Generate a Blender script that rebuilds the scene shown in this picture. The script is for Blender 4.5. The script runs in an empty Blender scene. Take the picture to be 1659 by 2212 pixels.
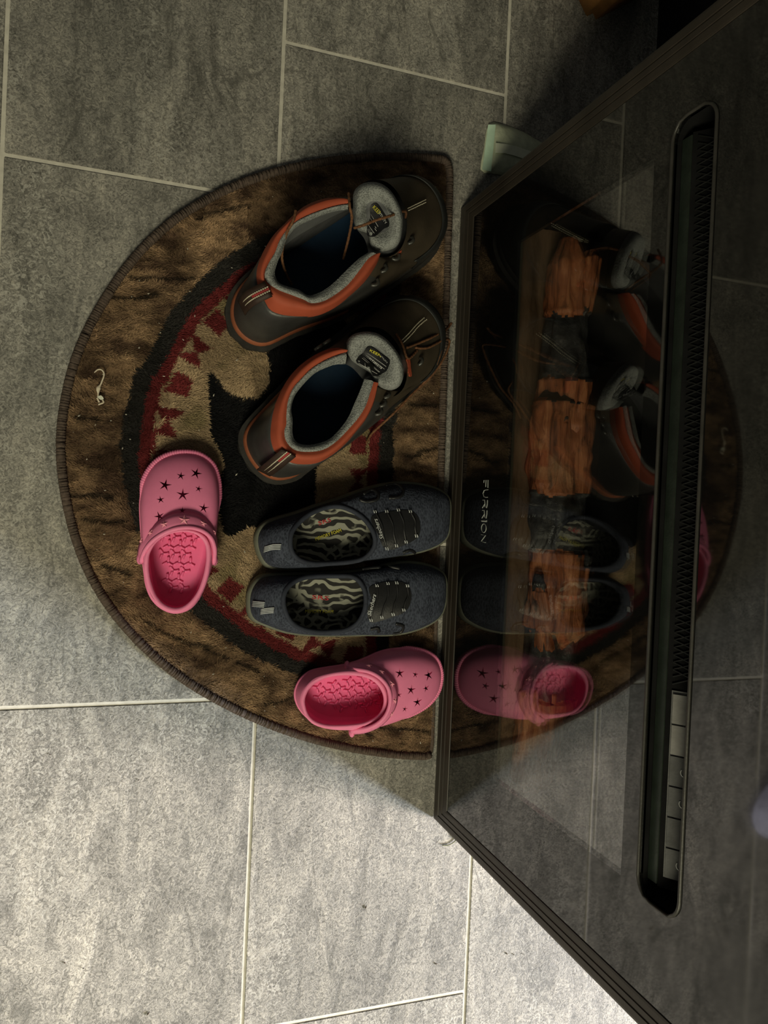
import bpy, bmesh, math, random
import numpy as np
from mathutils import Vector
from mathutils.bvhtree import BVHTree
from mathutils.geometry import tessellate_polygon
random.seed(7); rng = np.random.default_rng(7)
S = bpy.context.scene
COL = S.collection

# ------------------------------------------------------------------ camera
CAMH = 0.95072
F_PX, TILT, ROLL, PITCH = 1680.715, 0.338204, 0.0443349, -0.0092957
def cam_axes():
    ct, st = math.cos(TILT), math.sin(TILT)
    f = np.array([st, 0, -ct]); r = np.array([ct, 0, st]); u = np.array([0, 1.0, 0])
    f, u = f*math.cos(PITCH)+u*math.sin(PITCH), u*math.cos(PITCH)-f*math.sin(PITCH)
    r, u = r*math.cos(ROLL)+u*math.sin(ROLL), u*math.cos(ROLL)-r*math.sin(ROLL)
    return r, u, f
AR, AU, AF = cam_axes()
CAM = np.array([0, 0, CAMH])
cd = bpy.data.cameras.new('camera'); cam = bpy.data.objects.new('camera', cd); COL.objects.link(cam)
cd.sensor_fit = 'AUTO'; cd.sensor_width = 36; cd.lens = F_PX*36/2212; cd.clip_start = 0.02
from mathutils import Matrix
m = Matrix([[AR[0], AU[0], -AF[0], 0], [AR[1], AU[1], -AF[1], 0], [AR[2], AU[2], -AF[2], CAMH], [0, 0, 0, 1]])
cam.matrix_world = m
S.camera = cam

# ------------------------------------------------------------------ light and exposure
w = bpy.data.worlds.new('room_ambience'); S.world = w; w.use_nodes = True
bg = w.node_tree.nodes['Background']; bg.inputs[0].default_value = (0.84, 0.85, 0.74, 1); bg.inputs[1].default_value = 0.065
S.view_settings.view_transform = 'Standard'; S.view_settings.look = 'None'
S.view_settings.gamma = 1; S.view_settings.use_curve_mapping = False; S.view_settings.exposure = 0.0
def area(name, loc, target, sx, sy, power, colour):
    l = bpy.data.lights.new(name, 'AREA'); l.shape = 'RECTANGLE'; l.size = sx; l.size_y = sy
    l.energy = power; l.color = colour
    o = bpy.data.objects.new(name, l); COL.objects.link(o); o.location = loc
    o.rotation_euler = (Vector(target)-Vector(loc)).to_track_quat('-Z', 'Y').to_euler()
    return o
area('daylight_window', (4.55, -2.95, 1.55), (-0.1, -0.6, 0), 0.55, 1.2, 520, (0.80, 0.90, 1.0))
area('warm_doorway_light', (4.9, -2.0, 1.60), (0.0, -0.6, 0), 1.1, 1.2, 720, (1.0, 0.87, 0.77))
area('ceiling_lamp', (-0.50, -1.65, 1.95), (0.0, 0.1, 0), 0.8, 0.8, 46, (1.0, 0.94, 0.65))

# ------------------------------------------------------------------ survey helpers
def ray(px, py):
    return AF + (px-829.5)/F_PX*AR - (py-1106)/F_PX*AU
def at(px, py, z=0.0):                      # the place at height z seen at a photo point
    d = ray(px, py); t = (z-CAMH)/d[2]
    return np.array([d[0]*t, d[1]*t, z])
def atx(px, py, X):                         # the place on the upright plane x = X
    d = ray(px, py); t = X/d[0]
    return np.array([X, d[1]*t, CAMH+d[2]*t])
def crop(pts, x0, y0, s): return [(x0+a/s, y0+b/s) for a, b in pts]

# ------------------------------------------------------------------ materials
def nodes_of(name):
    mt = bpy.data.materials.new(name); mt.use_nodes = True
    nt = mt.node_tree; return mt, nt, nt.nodes['Principled BSDF']
def N(nt, kind, **kw):
    n = nt.nodes.new(kind)
    for k, v in kw.items():
        if k.startswith('i_'): n.inputs[k[2:].replace('_', ' ')].default_value = v
        else: setattr(n, k, v)
    return n
def ramp(nt, fac, stops, interp='LINEAR'):
    r = nt.nodes.new('ShaderNodeValToRGB'); cr = r.color_ramp; cr.interpolation = interp
    while len(cr.elements) < len(stops): cr.elements.new(0.5)
    for e, (p, c) in zip(cr.elements, stops):
        e.position = p; e.color = (*c, 1) if len(c) == 3 else c
    nt.links.new(fac, r.inputs[0]); return r.outputs[0]
def coords(nt, scale=(1, 1, 1), kind='Object', rnd=False):
    tc = N(nt, 'ShaderNodeTexCoord'); out = tc.outputs[kind]
    if rnd:
        oi = N(nt, 'ShaderNodeObjectInfo'); mu = N(nt, 'ShaderNodeMath', operation='MULTIPLY'); mu.inputs[1].default_value = 37.0
        nt.links.new(oi.outputs['Random'], mu.inputs[0])
        ad = N(nt, 'ShaderNodeVectorMath', operation='ADD'); nt.links.new(out, ad.inputs[0]); nt.links.new(mu.outputs[0], ad.inputs[1]); out = ad.outputs[0]
    mp = N(nt, 'ShaderNodeMapping'); mp.inputs['Scale'].default_value = scale
    nt.links.new(out, mp.inputs[0]); return mp.outputs[0]
def noise(nt, vec, scale, detail=4, rough=0.55, dist=0.0):
    n = N(nt, 'ShaderNodeTexNoise'); n.inputs['Scale'].default_value = scale; n.inputs['Detail'].default_value = detail
    n.inputs['Roughness'].default_value = rough; n.inputs['Distortion'].default_value = dist
    nt.links.new(vec, n.inputs['Vector']); return n.outputs['Fac']
def mixc(nt, fac, a, b, mode='MIX'):
    mx = N(nt, 'ShaderNodeMix', data_type='RGBA', blend_type=mode)
    for s, v in ((0, fac), (6, a), (7, b)):
        if isinstance(v, (int, float)): mx.inputs[s].default_value = v
        elif isinstance(v, tuple): mx.inputs[s].default_value = (*v, 1)
        else: nt.links.new(v, mx.inputs[s])
    return mx.outputs[2]
def bump(nt, p, h, strength=0.3, dist=0.001):
    b = N(nt, 'ShaderNodeBump'); b.inputs['Strength'].default_value = strength; b.inputs['Distance'].default_value = dist
    nt.links.new(h, b.inputs['Height']); nt.links.new(b.outputs[0], p.inputs['Normal'])
MATS = {}
def mat(name, rgb, rough=0.6, spec=0.4, var=0.25, vscale=60, stretch=(1, 1, 1), bscale=400, bstr=0.25, bdist=0.0006, metal=0):
    if name in MATS: return MATS[name]
    mt, nt, p = nodes_of(name)
    v = coords(nt, stretch)
    n1 = noise(nt, v, vscale, 5)
    lo = tuple(c*(1-var) for c in rgb); hi = tuple(min(1, c*(1+var)) for c in rgb)
    c = ramp(nt, n1, [(0.3, lo), (0.7, hi)])
    nt.links.new(c, p.inputs['Base Color']); p.inputs['Roughness'].default_value = rough
    p.inputs['Specular IOR Level'].default_value = spec; p.inputs['Metallic'].default_value = metal
    if bstr: bump(nt, p, noise(nt, v, bscale, 3), bstr, bdist)
    MATS[name] = mt; return mt
def weave(name, rgb, rgb2, scale, rough=0.8, bstr=0.6, stretch=(1, 1, 1), thr=(0.35, 0.6), spec=0.3, bd=0.0012):
    mt, nt, p = nodes_of(name); v = coords(nt, stretch)
    vo = N(nt, 'ShaderNodeTexVoronoi'); vo.inputs['Scale'].default_value = scale; nt.links.new(v, vo.inputs['Vector'])
    n = noise(nt, v, scale*0.12, 3)
    ad = N(nt, 'ShaderNodeMath', operation='ADD'); nt.links.new(vo.outputs['Distance'], ad.inputs[0]); nt.links.new(n, ad.inputs[1])
    ml = N(nt, 'ShaderNodeMath', operation='MULTIPLY'); ml.inputs[1].default_value = 0.5; nt.links.new(ad.outputs[0], ml.inputs[0])
    c = ramp(nt, ml.outputs[0], [(thr[0], rgb), (thr[1], rgb2)])
    nt.links.new(c, p.inputs['Base Color']); p.inputs['Roughness'].default_value = rough; p.inputs['Specular IOR Level'].default_value = spec
    bump(nt, p, ml.outputs[0], bstr, bd); MATS[name] = mt; return mt

def floor_tile_mat():
    mt, nt, p = nodes_of('grey_stone_tile')
    v = coords(nt, rnd=True); vs = coords(nt, (1, 0.32, 1), rnd=True)
    big = noise(nt, vs, 7, 4, 0.6, 0.4); mid = noise(nt, vs, 26, 6, 0.65, 1.2); fine = noise(nt, v, 190, 4, 0.7, 1.8)
    c1 = ramp(nt, big, [(0.28, (0.185, 0.178, 0.165)), (0.52, (0.255, 0.243, 0.225)), (0.74, (0.315, 0.298, 0.275))])
    c2 = mixc(nt, 0.72, c1, ramp(nt, mid, [(0.34, (0.26, 0.26, 0.26)), (0.5, (0.5, 0.5, 0.5)), (0.66, (0.72, 0.71, 0.69))]), 'OVERLAY')
    c3 = mixc(nt, 0.8, c2, ramp(nt, fine, [(0.37, (0.20, 0.20, 0.20)), (0.5, (0.5, 0.5, 0.5)), (0.62, (0.82, 0.81, 0.79))]), 'OVERLAY')
    # pale flecks in patches
    pm = noise(nt, vs, 9, 3, 0.5); fk = noise(nt, v, 120, 3, 0.6, 2.0)
    mu = N(nt, 'ShaderNodeMath', operation='MULTIPLY'); nt.links.new(ramp(nt, pm, [(0.50, (0, 0, 0)), (0.62, (1, 1, 1))]), mu.inputs[0])
    nt.links.new(ramp(nt, fk, [(0.53, (0, 0, 0)), (0.60, (1, 1, 1))]), mu.inputs[1])
    m2 = N(nt, 'ShaderNodeMath', operation='MULTIPLY'); m2.inputs[1].default_value = 0.55; nt.links.new(mu.outputs[0], m2.inputs[0])
    c4 = mixc(nt, m2.outputs[0], c3, (0.56, 0.54, 0.50))
    # dark veins
    vn = noise(nt, vs, 11, 5, 0.55, 0.9)
    vr = ramp(nt, vn, [(0.485, (0, 0, 0)), (0.5, (1, 1, 1)), (0.515, (0, 0, 0))])
    vm = noise(nt, v, 14, 2)
    m3 = N(nt, 'ShaderNodeMath', operation='MULTIPLY'); nt.links.new(vr, m3.inputs[0]); nt.links.new(ramp(nt, vm, [(0.45, (0, 0, 0)), (0.58, (0.7, 0.7, 0.7))]), m3.inputs[1])
    c5 = mixc(nt, m3.outputs[0], c4, (0.10, 0.096, 0.088))
    # each tile a shade of its own
    oi = N(nt, 'ShaderNodeObjectInfo'); c6 = mixc(nt, 1.0, c5, ramp(nt, oi.outputs['Random'], [(0, (0.88, 0.88, 0.88)), (1, (1.0, 1.0, 1.0))]), 'MULTIPLY')
    nt.links.new(c6, p.inputs['Base Color']); p.inputs['Roughness'].default_value = 0.62; p.inputs['Specular IOR Level'].default_value = 0.35
    ad = N(nt, 'ShaderNodeMath', operation='ADD'); nt.links.new(fine, ad.inputs[0]); nt.links.new(mid, ad.inputs[1])
    bump(nt, p, ad.outputs[0], 0.65, 0.0011)
    return mt
def attr_mat(name, rough=0.95, spec=0.08):
    mt, nt, p = nodes_of(name); a = N(nt, 'ShaderNodeAttribute', attribute_name='Col')
    nt.links.new(a.outputs['Color'], p.inputs['Base Color']); p.inputs['Roughness'].default_value = rough; p.inputs['Specular IOR Level'].default_value = spec
    return mt
def zebra_mat(name, off):
    mt, nt, p = nodes_of(name); v = coords(nt)
    mp = N(nt, 'ShaderNodeMapping'); mp.inputs['Location'].default_value = (off, off*0.7, 0); nt.links.new(v, mp.inputs[0]); v = mp.outputs[0]
    wv = N(nt, 'ShaderNodeTexWave', wave_type='BANDS', bands_direction='Y'); nt.links.new(v, wv.inputs['Vector'])
    for k, x in (('Scale', 30), ('Distortion', 11), ('Detail', 1.5), ('Detail Scale', 1.3)): wv.inputs[k].default_value = x
    z = ramp(nt, wv.outputs['Fac'], [(0.60, (0, 0, 0)), (0.65, (1, 1, 1))])
    vo = N(nt, 'ShaderNodeTexVoronoi', feature='DISTANCE_TO_EDGE'); vo.inputs['Scale'].default_value = 85
    wob = N(nt, 'ShaderNodeTexNoise'); wob.inputs['Scale'].default_value = 60; nt.links.new(v, wob.inputs['Vector'])
    ma = N(nt, 'ShaderNodeVectorMath', operation='MULTIPLY_ADD'); nt.links.new(wob.outputs['Color'], ma.inputs[0]); ma.inputs[1].default_value = (0.008, 0.008, 0); nt.links.new(v, ma.inputs[2])
    nt.links.new(ma.outputs[0], vo.inputs['Vector'])
    l = ramp(nt, vo.outputs['Distance'], [(0.10, (1, 1, 1)), (0.15, (0, 0, 0)), (0.42, (0, 0, 0)), (0.47, (1, 1, 1))])
    sel = ramp(nt, noise(nt, v, 22, 2), [(0.47, (0, 0, 0)), (0.52, (1, 1, 1))])
    k = mixc(nt, sel, z, l)
    c = mixc(nt, k, (0.014, 0.013, 0.013), (0.29, 0.29, 0.24))
    nt.links.new(c, p.inputs['Base Color']); p.inputs['Roughness'].default_value = 0.85
    bump(nt, p, noise(nt, v, 900, 2), 0.2, 0.0004); return mt
def wood_log_mat(char):
    mt, nt, p = nodes_of('charred_log' if char else 'peeled_orange_log')
    v = coords(nt, (1, 0.12, 1)); n = noise(nt, v, 90, 6, 0.65, 0.8); nb = noise(nt, coords(nt), 60, 5, 0.6)
    if char: c = ramp(nt, nb, [(0.35, (0.012, 0.012, 0.013)), (0.6, (0.045, 0.045, 0.047)), (0.75, (0.12, 0.115, 0.11))])
    else:
        c0 = ramp(nt, n, [(0.32, (0.07, 0.022, 0.010)), (0.5, (0.42, 0.135, 0.055)), (0.7, (0.70, 0.29, 0.13))])
        c = mixc(nt, ramp(nt, nb, [(0.58, (0, 0, 0)), (0.72, (0.8, 0.8, 0.8))]), c0, (0.10, 0.05, 0.03))
    nt.links.new(c, p.inputs['Base Color']); p.inputs['Roughness'].default_value = 0.5
    bump(nt, p, n if not char else nb, 0.9, 0.003); return mt
def coated_glass(name, base, ior, see_through, tint=(1, 1, 1)):
    mt, nt, p = nodes_of(name); out = [x for x in nt.nodes if x.type == 'OUTPUT_MATERIAL'][0]
    fr = N(nt, 'ShaderNodeFresnel'); fr.inputs['IOR'].default_value = ior
    if see_through:      # a thin pane: straight-through light plus its own mirror reflection
        ge = N(nt, 'ShaderNodeNewGeometry')
        mxi = N(nt, 'ShaderNodeMix', data_type='FLOAT'); nt.links.new(ge.outputs['Backfacing'], mxi.inputs[0])
        mxi.inputs[2].default_value = ior; mxi.inputs[3].default_value = 1.0/ior; nt.links.new(mxi.outputs[0], fr.inputs['IOR'])
        tr = N(nt, 'ShaderNodeBsdfTransparent'); tr.inputs[0].default_value = (*tint, 1)
        gl = N(nt, 'ShaderNodeBsdfGlossy'); gl.inputs['Roughness'].default_value = 0.02
        ms = N(nt, 'ShaderNodeMixShader'); nt.links.new(fr.outputs[0], ms.inputs[0]); nt.links.new(tr.outputs[0], ms.inputs[1]); nt.links.new(gl.outputs[0], ms.inputs[2])
        # smudges and dust film on the pane
        nt.links.new(ms.outputs[0], out.inputs['Surface'])
    else:
        p.inputs['Base Color'].default_value = (*base, 1); p.inputs['IOR'].default_value = ior; p.inputs['Roughness'].default_value = 0.03
        v = coords(nt); r = ramp(nt, noise(nt, v, 8, 4), [(0.4, (0.02, 0.02, 0.02)), (0.8, (0.07, 0.07, 0.07))]); nt.links.new(r, p.inputs['Roughness'])
    return mt

# ------------------------------------------------------------------ object helpers
def link_mesh(name, V, Fc, material, parent=None, loc=(0, 0, 0), smooth=True, solid=0, mats=None, fm=None):
    me = bpy.data.meshes.new(name)
    L = np.asarray(loc, float)
    me.from_pydata([tuple(np.asarray(v, float)-L) for v in V], [], [tuple(int(i) for i in f) for f in Fc]); me.update()
    for mt in (mats or [material]): me.materials.append(mt)
    if fm is not None: me.polygons.foreach_set('material_index', fm)
    bm = bmesh.new(); bm.from_mesh(me); bmesh.ops.recalc_face_normals(bm, faces=bm.faces); bm.to_mesh(me); bm.free()
    if smooth: me.polygons.foreach_set('use_smooth', [True]*len(me.polygons))
    o = bpy.data.objects.new(name, me); COL.objects.link(o)
    if parent: o.parent = parent
    else: o.location = loc
    if solid:
        md = o.modifiers.new('thickness', 'SOLIDIFY'); md.thickness = solid; md.offset = 0
    return o
class Thing:
    def __init__(s, name, label, cat, loc, group=None):
        s.o = bpy.data.objects.new(name, None); COL.objects.link(s.o); s.o.location = loc; s.o.empty_display_size = 0.03
        s.loc = np.array(loc, float); s.o['label'] = label; s.o['category'] = cat
        if group: s.o['group'] = group
    def part(s, name, V, Fc, material, under=None, label=None, **k):
        o = link_mesh(name, V, Fc, material, under or s.o, s.loc, **k)
        if label: o['label'] = label
        return o
def tag(o, label, cat, group=None):
    o['label'] = label; o['category'] = cat
    if group: o['group'] = group
    return o
class MB:                                   # collects shapes into one mesh
    def __init__(s): s.V, s.F = [], []
    def add(s, V, F):
        b = len(s.V); s.V += [tuple(v) for v in V]; s.F += [tuple(b+i for i in f) for f in F]; return s
def box(x0, x1, y0, y1, z0, z1, bev=0.0):
    bm = bmesh.new(); bmesh.ops.create_cube(bm, size=1)
    for v in bm.verts: v.co = ((x0+x1)/2+v.co.x*(x1-x0), (y0+y1)/2+v.co.y*(y1-y0), (z0+z1)/2+v.co.z*(z1-z0))
    if bev: bmesh.ops.bevel(bm, geom=bm.edges[:], offset=bev, segments=2, affect='EDGES')
    bm.verts.index_update(); V = [tuple(v.co) for v in bm.verts]; F = [[v.index for v in f.verts] for f in bm.faces]; bm.free()
    return V, F
def smooth_path(pts, n, closed=False):
    P = np.asarray(pts, float); m_ = len(P); out = []
    segs = m_ if closed else m_-1
    for i in range(segs):
        g = (lambda k: P[k % m_]) if closed else (lambda k: P[min(max(k, 0), m_-1)])
        p0, p1, p2, p3 = g(i-1), g(i), g(i+1), g(i+2)
        for t in np.linspace(0, 1, 8, endpoint=False):
            out.append(0.5*((2*p1)+(-p0+p2)*t+(2*p0-5*p1+4*p2-p3)*t*t+(-p0+3*p1-3*p2+p3)*t**3))
    if not closed: out.append(P[-1])
    return resample(np.array(out), n, closed)
def resample(Q, n, closed=False):
    if closed: Q = np.vstack([Q, Q[:1]])
    d = np.r_[0, np.cumsum(np.linalg.norm(np.diff(Q, axis=0), axis=1))]
    t = np.linspace(0, d[-1], n+1)[:-1] if closed else np.linspace(0, d[-1], n)
    return np.stack([np.interp(t, d, Q[:, k]) for k in range(Q.shape[1])], 1)
def tube(path, r, n=8, closed=False, flat=1.0, cap=True):
    P = np.asarray(path, float); m_ = len(P)
    R_ = np.full(m_, r) if np.isscalar(r) else np.asarray(r)
    T = np.gradient(P, axis=0) if not closed else np.roll(P, -1, 0)-np.roll(P, 1, 0)
    T /= np.linalg.norm(T, axis=1)[:, None]+1e-12
    V, F = [], []
    for i in range(m_):
        up = np.array([0, 0, 1.0]) if abs(T[i, 2]) < 0.95 else np.array([1.0, 0, 0])
        a = np.cross(up, T[i]); a /= np.linalg.norm(a); b = np.cross(T[i], a)
        for k in range(n):
            th = 2*math.pi*k/n; V.append(P[i]+R_[i]*(a*math.cos(th)+b*flat*math.sin(th)))
    for i in range(m_ if closed else m_-1):
        j = (i+1) % m_
        for k in range(n): F.append((i*n+k, i*n+(k+1) % n, j*n+(k+1) % n, j*n+k))
    if cap and not closed: F += [tuple(range(n)), tuple((m_-1)*n+k for k in range(n))]
    return V, F
def grid_faces(nr, nc, closed=True, base=0):
    F = []
    for i in range(nr-1):
        for k in range(nc if closed else nc-1):
            k2 = (k+1) % nc; F.append((base+i*nc+k, base+i*nc+k2, base+(i+1)*nc+k2, base+(i+1)*nc+k))
    return F
def rings_mesh(rings, closed=True, cap_first=False, cap_last=False):
    nc = len(rings[0]); V = [p for r in rings for p in r]; F = grid_faces(len(rings), nc, closed)
    if cap_first: F.append(tuple(range(nc)))
    if cap_last: F.append(tuple(range((len(rings)-1)*nc, len(rings)*nc)))
    return V, F
def split_loop(P, heel, toe, n):            # closed loop -> n points, heel at 0, toe at n/2
    P = smooth_path(P, 400, True)
    A = 0.5*np.sum(P[:, 0]*np.roll(P[:, 1], -1)-np.roll(P[:, 0], -1)*P[:, 1])
    if A < 0: P = P[::-1]
    ax = np.asarray(toe, float)[:2]-np.asarray(heel, float)[:2]; ax /= np.linalg.norm(ax)
    ih = int(np.argmin(P[:, :2]@ax)); P = np.roll(P, -ih, 0); it = int(np.argmax(P[:, :2]@ax))
    a = resample(P[:it+1], n//2+1); b = resample(np.vstack([P[it:], P[:1]]), n//2+1)
    return np.vstack([a[:-1], b[:-1]])
def inset(P, d):                            # move a ccw loop inwards in plan
    T = np.roll(P, -1, 0)-np.roll(P, 1, 0); nrm = np.stack([-T[:, 1], T[:, 0], 0*T[:, 0]], 1)
    nrm /= np.linalg.norm(nrm, axis=1)[:, None]+1e-12; Q = P.copy(); Q[:, :3] = P+nrm*d
    for _ in range(3): Q = 0.5*Q+0.25*(np.roll(Q, 1, 0)+np.roll(Q, -1, 0))
    return Q
def setz(P, z): Q = P.copy(); Q[:, 2] = z; return Q
def shell(lo, hi, ns=12, table=None, wfront=None):
    rings = []
    for s in np.linspace(0, 1, ns):
        a = s*math.pi/2; h, v = 1-math.cos(a), math.sin(a)
        if table is not None:
            hf = np.interp(s, table[0], table[1]); vf = np.interp(s, table[0], table[2])
            h = h*(1-wfront)+hf*wfront; v = v*(1-wfront)+vf*wfront
            h = h[:, None]; v = v[:, None]
        R = lo+(hi-lo)*np.array([1, 1, 0])*h+(hi-lo)*np.array([0, 0, 1])*v
        rings.append(R)
    return rings
def bvh_of(V, F): return BVHTree.FromPolygons([tuple(map(float, v)) for v in V], [tuple(int(i) for i in f) for f in F])
def hit(bv, px, py, off=0.0008, z=0.05):
    d = Vector(ray(px, py)).normalized(); loc, nrm, _, _ = bv.ray_cast(Vector(CAM), d)
    if loc is None: p = at(px, py, z); return p, np.array([0, 0, 1.0])
    if nrm.dot(d) > 0: nrm = -nrm
    return np.array(loc+nrm*off), np.array(nrm)
def patch(bv, poly, rings=5, n=36, off=0.0008, crown=0.0, z=0.05):
    P = smooth_path(poly, n, True); c = P.mean(0); V = []; F = []
    for r in range(rings):
        f = 1-r/rings
        for q in P:
            x = c+(q-c)*f; V.append(hit(bv, x[0], x[1], off+crown*(1-f*f), z)[0])
    V.append(hit(bv, c[0], c[1], off+crown, z)[0]); F = grid_faces(rings, n)
    F += [((rings-1)*n+k, (rings-1)*n+(k+1) % n, rings*n) for k in range(n)]
    return V, F
def dashes(path, dash, gap, r):
    P = np.asarray(path, float); d = np.r_[0, np.cumsum(np.linalg.norm(np.diff(P, axis=0), axis=1))]
    f = lambda t: np.array([np.interp(t, d, P[:, k]) for k in range(3)]); b = MB(); t = 0
    while t+dash < d[-1]:
        b.add(*tube([f(t), f(t+dash/2), f(t+dash)], r, 5)); t += dash+gap
    return b
def star_poly(r, inner=0.36, rot=0):
    return [((r if k % 2 == 0 else r*inner)*math.cos(rot+math.pi*k/5), (r if k % 2 == 0 else r*inner)*math.sin(rot+math.pi*k/5)) for k in range(10)]
def frame_at(nrm, hint):
    nrm = nrm/np.linalg.norm(nrm); x = np.asarray(hint, float); x = x-nrm*(x@nrm); x /= np.linalg.norm(x); return x, np.cross(nrm, x), nrm
def text_mesh(body, origin, xdir, nrm, height, width=None, shear=0.0, extrude=0.00015):
    cu = bpy.data.curves.new('t', 'FONT'); cu.body = body; cu.size = 1; cu.extrude = 0; cu.shear = shear; cu.resolution_u = 2
    o = bpy.data.objects.new('t', cu); COL.objects.link(o); dg = bpy.context.evaluated_depsgraph_get()
    me = bpy.data.meshes.new_from_object(o.evaluated_get(dg)); V = np.array([v.co[:] for v in me.vertices]); F = [tuple(p.vertices) for p in me.polygons]
    bpy.data.objects.remove(o); bpy.data.curves.remove(cu); bpy.data.meshes.remove(me)
    x, y, n = frame_at(np.asarray(nrm, float), xdir)
    s = height/0.7; sx = s if width is None else width/(V[:, 0].max()-V[:, 0].min()); V[:, 0] -= V[:, 0].min()
    W = np.asarray(origin)+V[:, :1]*sx*x+V[:, 1:2]*s*y+0*n
    return [tuple(p) for p in W], F
def prism(poly, z0, z1):
    n = len(poly); V = [(x, y, z0) for x, y in poly]+[(x, y, z1) for x, y in poly]
    return V, [tuple(range(n))[::-1], tuple(range(n, 2*n))]+[(k, (k+1) % n, n+(k+1) % n, n+k) for k in range(n)]

# ------------------------------------------------------------------ floor
TW = 0.3048; X0 = -0.12684; YB = {0: 0.36493, 1: 0.56}
GR = 0.0045
fl = link_mesh('floor', *box(-2.2, 2.2, -2.4, 2.4, -0.05, -0.0012), mat('pale_grout', (0.60, 0.57, 0.51), 0.85, 0.2, 0.12, 90), smooth=False)
fl['kind'] = 'structure'
tile_mat = floor_tile_mat()
TV, TF = box(-TW/2+GR/2, TW/2-GR/2, -TW+GR/2, TW-GR/2, -0.006, 0.0, 0.0007)
tile_me = None
for c in range(-6, 7):
    yb = 0.36493 + (0.56000-0.36493)*c
    for r in range(-5, 6):
        yc = (yb % (2*TW)) + r*2*TW - TW
        if abs(yc) > 2.0: continue
        if tile_me is None:
            o = link_mesh('floor_tile', TV, TF, tile_mat, smooth=False); tile_me = o.data
        else:
            o = bpy.data.objects.new('floor_tile', tile_me); COL.objects.link(o)
        o.parent = fl; o.location = (X0+(c+0.5)*TW, yc, 0)

# ------------------------------------------------------------------ rug
ZR = 0.0062
rug_px = [(979, 358), (972, 341), (940, 335), (880, 332), (800, 332), (700, 342), (600, 362), (500, 396), (400, 449), (330, 503), (270, 568), (220, 640), (175, 722), (146, 800), (129, 880), (122, 950), (125, 1020), (138, 1100), (160, 1180), (192, 1255), (240, 1330), (300, 1398), (370, 1458), (450, 1510), (550, 1560), (650, 1597), (750, 1622), (850, 1637), (930, 1641), (946, 1634)]
rp = np.array([at(x, y, 0.006) for x, y in rug_px]); rp[:, 0] = np.minimum(rp[:, 0], 0.4195)
curve = smooth_path(rp[1:-1], 220)
loop = np.vstack([rp[:1], curve, rp[-1:], [rp[-1]+(rp[0]-rp[-1])*t for t in np.linspace(0, 1, 60)[1:-1]]])
rug_loop = inset(loop[::1] if 0.5*np.sum(loop[:, 0]*np.roll(loop[:, 1], -1)-np.roll(loop[:, 0], -1)*loop[:, 1]) > 0 else loop[::-1], 0.0045)
rug = Thing('half_moon_rug', 'half-moon rug with a black bear, red zigzag band and brown bark border, under the shoes', 'rug', (0.2, 0.0, 0.0))
def poly_dist(P, L):
    A = L[:, :2]; B = np.roll(A, -1, 0); D = B-A; l2 = (D**2).sum(1)+1e-15; cum = np.r_[0, np.cumsum(np.sqrt(l2))][:-1]
    dist = np.empty(len(P)); arc = np.empty(len(P)); ins = np.empty(len(P), bool)
    for s in range(0, len(P), 4000):
        Q = P[s:s+4000, None, :]; t = np.clip(((Q-A)*D).sum(2)/l2, 0, 1); E = Q-(A+t[..., None]*D); d2 = (E**2).sum(2)
        k = d2.argmin(1); i = np.arange(len(k)); dist[s:s+4000] = np.sqrt(d2[i, k]); arc[s:s+4000] = cum[k]+t[i, k]*np.sqrt(l2[k])
        x, y = Q[..., 0], Q[..., 1]; cr = ((A[:, 1] > y) != (B[:, 1] > y)) & (x < (B[:, 0]-A[:, 0])*(y-A[:, 1])/(B[:, 1]-A[:, 1]+1e-15)+A[:, 0])
        ins[s:s+4000] = cr.sum(1) % 2 == 1
    return dist, arc, ins
def vnoise(x, y, seed=0):
    xi = np.floor(x).astype(np.int64); yi = np.floor(y).astype(np.int64); fx = x-xi; fy = y-yi
    fx = fx*fx*(3-2*fx); fy = fy*fy*(3-2*fy)
    def h(a, b):
        k = (a*374761393+b*668265263+seed*974711) & 0xffffffff; k = ((k ^ (k >> 13))*1274126177) & 0xffffffff; return ((k ^ (k >> 16)) & 0xffff)/65535.0
    return (h(xi, yi)*(1-fx)+h(xi+1, yi)*fx)*(1-fy)+(h(xi, yi+1)*(1-fx)+h(xi+1, yi+1)*fx)*fy
def fbm(x, y, s, seed, oct=4):
    v = 0; a = 0.5; t = 0
    for o in range(oct): v = v+a*vnoise(x*s*2**o, y*s*2**o, seed+o); t += a; a *= 0.55
    return v/t
bear_px = [(446, 806), (458, 808), (470, 824), (480, 842), (498, 856), (520, 863), (548, 862), (572, 850), (584, 828), (583, 790), (580, 757), (610, 735), (660, 700), (740, 690), (800, 760), (815, 850), (770, 900), (705, 950), (690, 1000), (686, 1040), (683, 1085), (676, 1135), (640, 1160), (590, 1150), (545, 1142), (505, 1158), (483, 1148), (472, 1120), (466, 1060), (480, 1010), (466, 965), (452, 930), (448, 880)]
bear = np.array([at(x, y, 0.009) for x, y in bear_px]); bear = smooth_path(bear, 160, True)
cracks_px = [[(237, 638), (285, 642), (332, 636)], [(281, 602), (350, 604), (415, 597)], [(890, 872), (950, 876)], [(908, 977), (948, 968)], [(882, 983), (915, 984)], [(154, 1072), (200, 1071), (245, 1077)], [(183, 1119), (230, 1126), (274, 1128)], [(219, 1224), (274, 1244)], [(317, 1347), (400, 1385), (498, 1421)], [(516, 1430), (563, 1452)], [(570, 1521), (605, 1515), (635, 1502)], [(820, 1571), (880, 1575), (942, 1581)], [(430, 470), (480, 452), (540, 445)], [(170, 900), (215, 905)], [(700, 1560), (760, 1570), (800, 1590)], [(905, 1095+320), (940, 1418)]]
course = inset(rug_loop, 0.0); course = resample(np.vstack([course, course[:1]]), 240)[:-1]
for _ in range(28): course = inset(course, 0.004)
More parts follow.
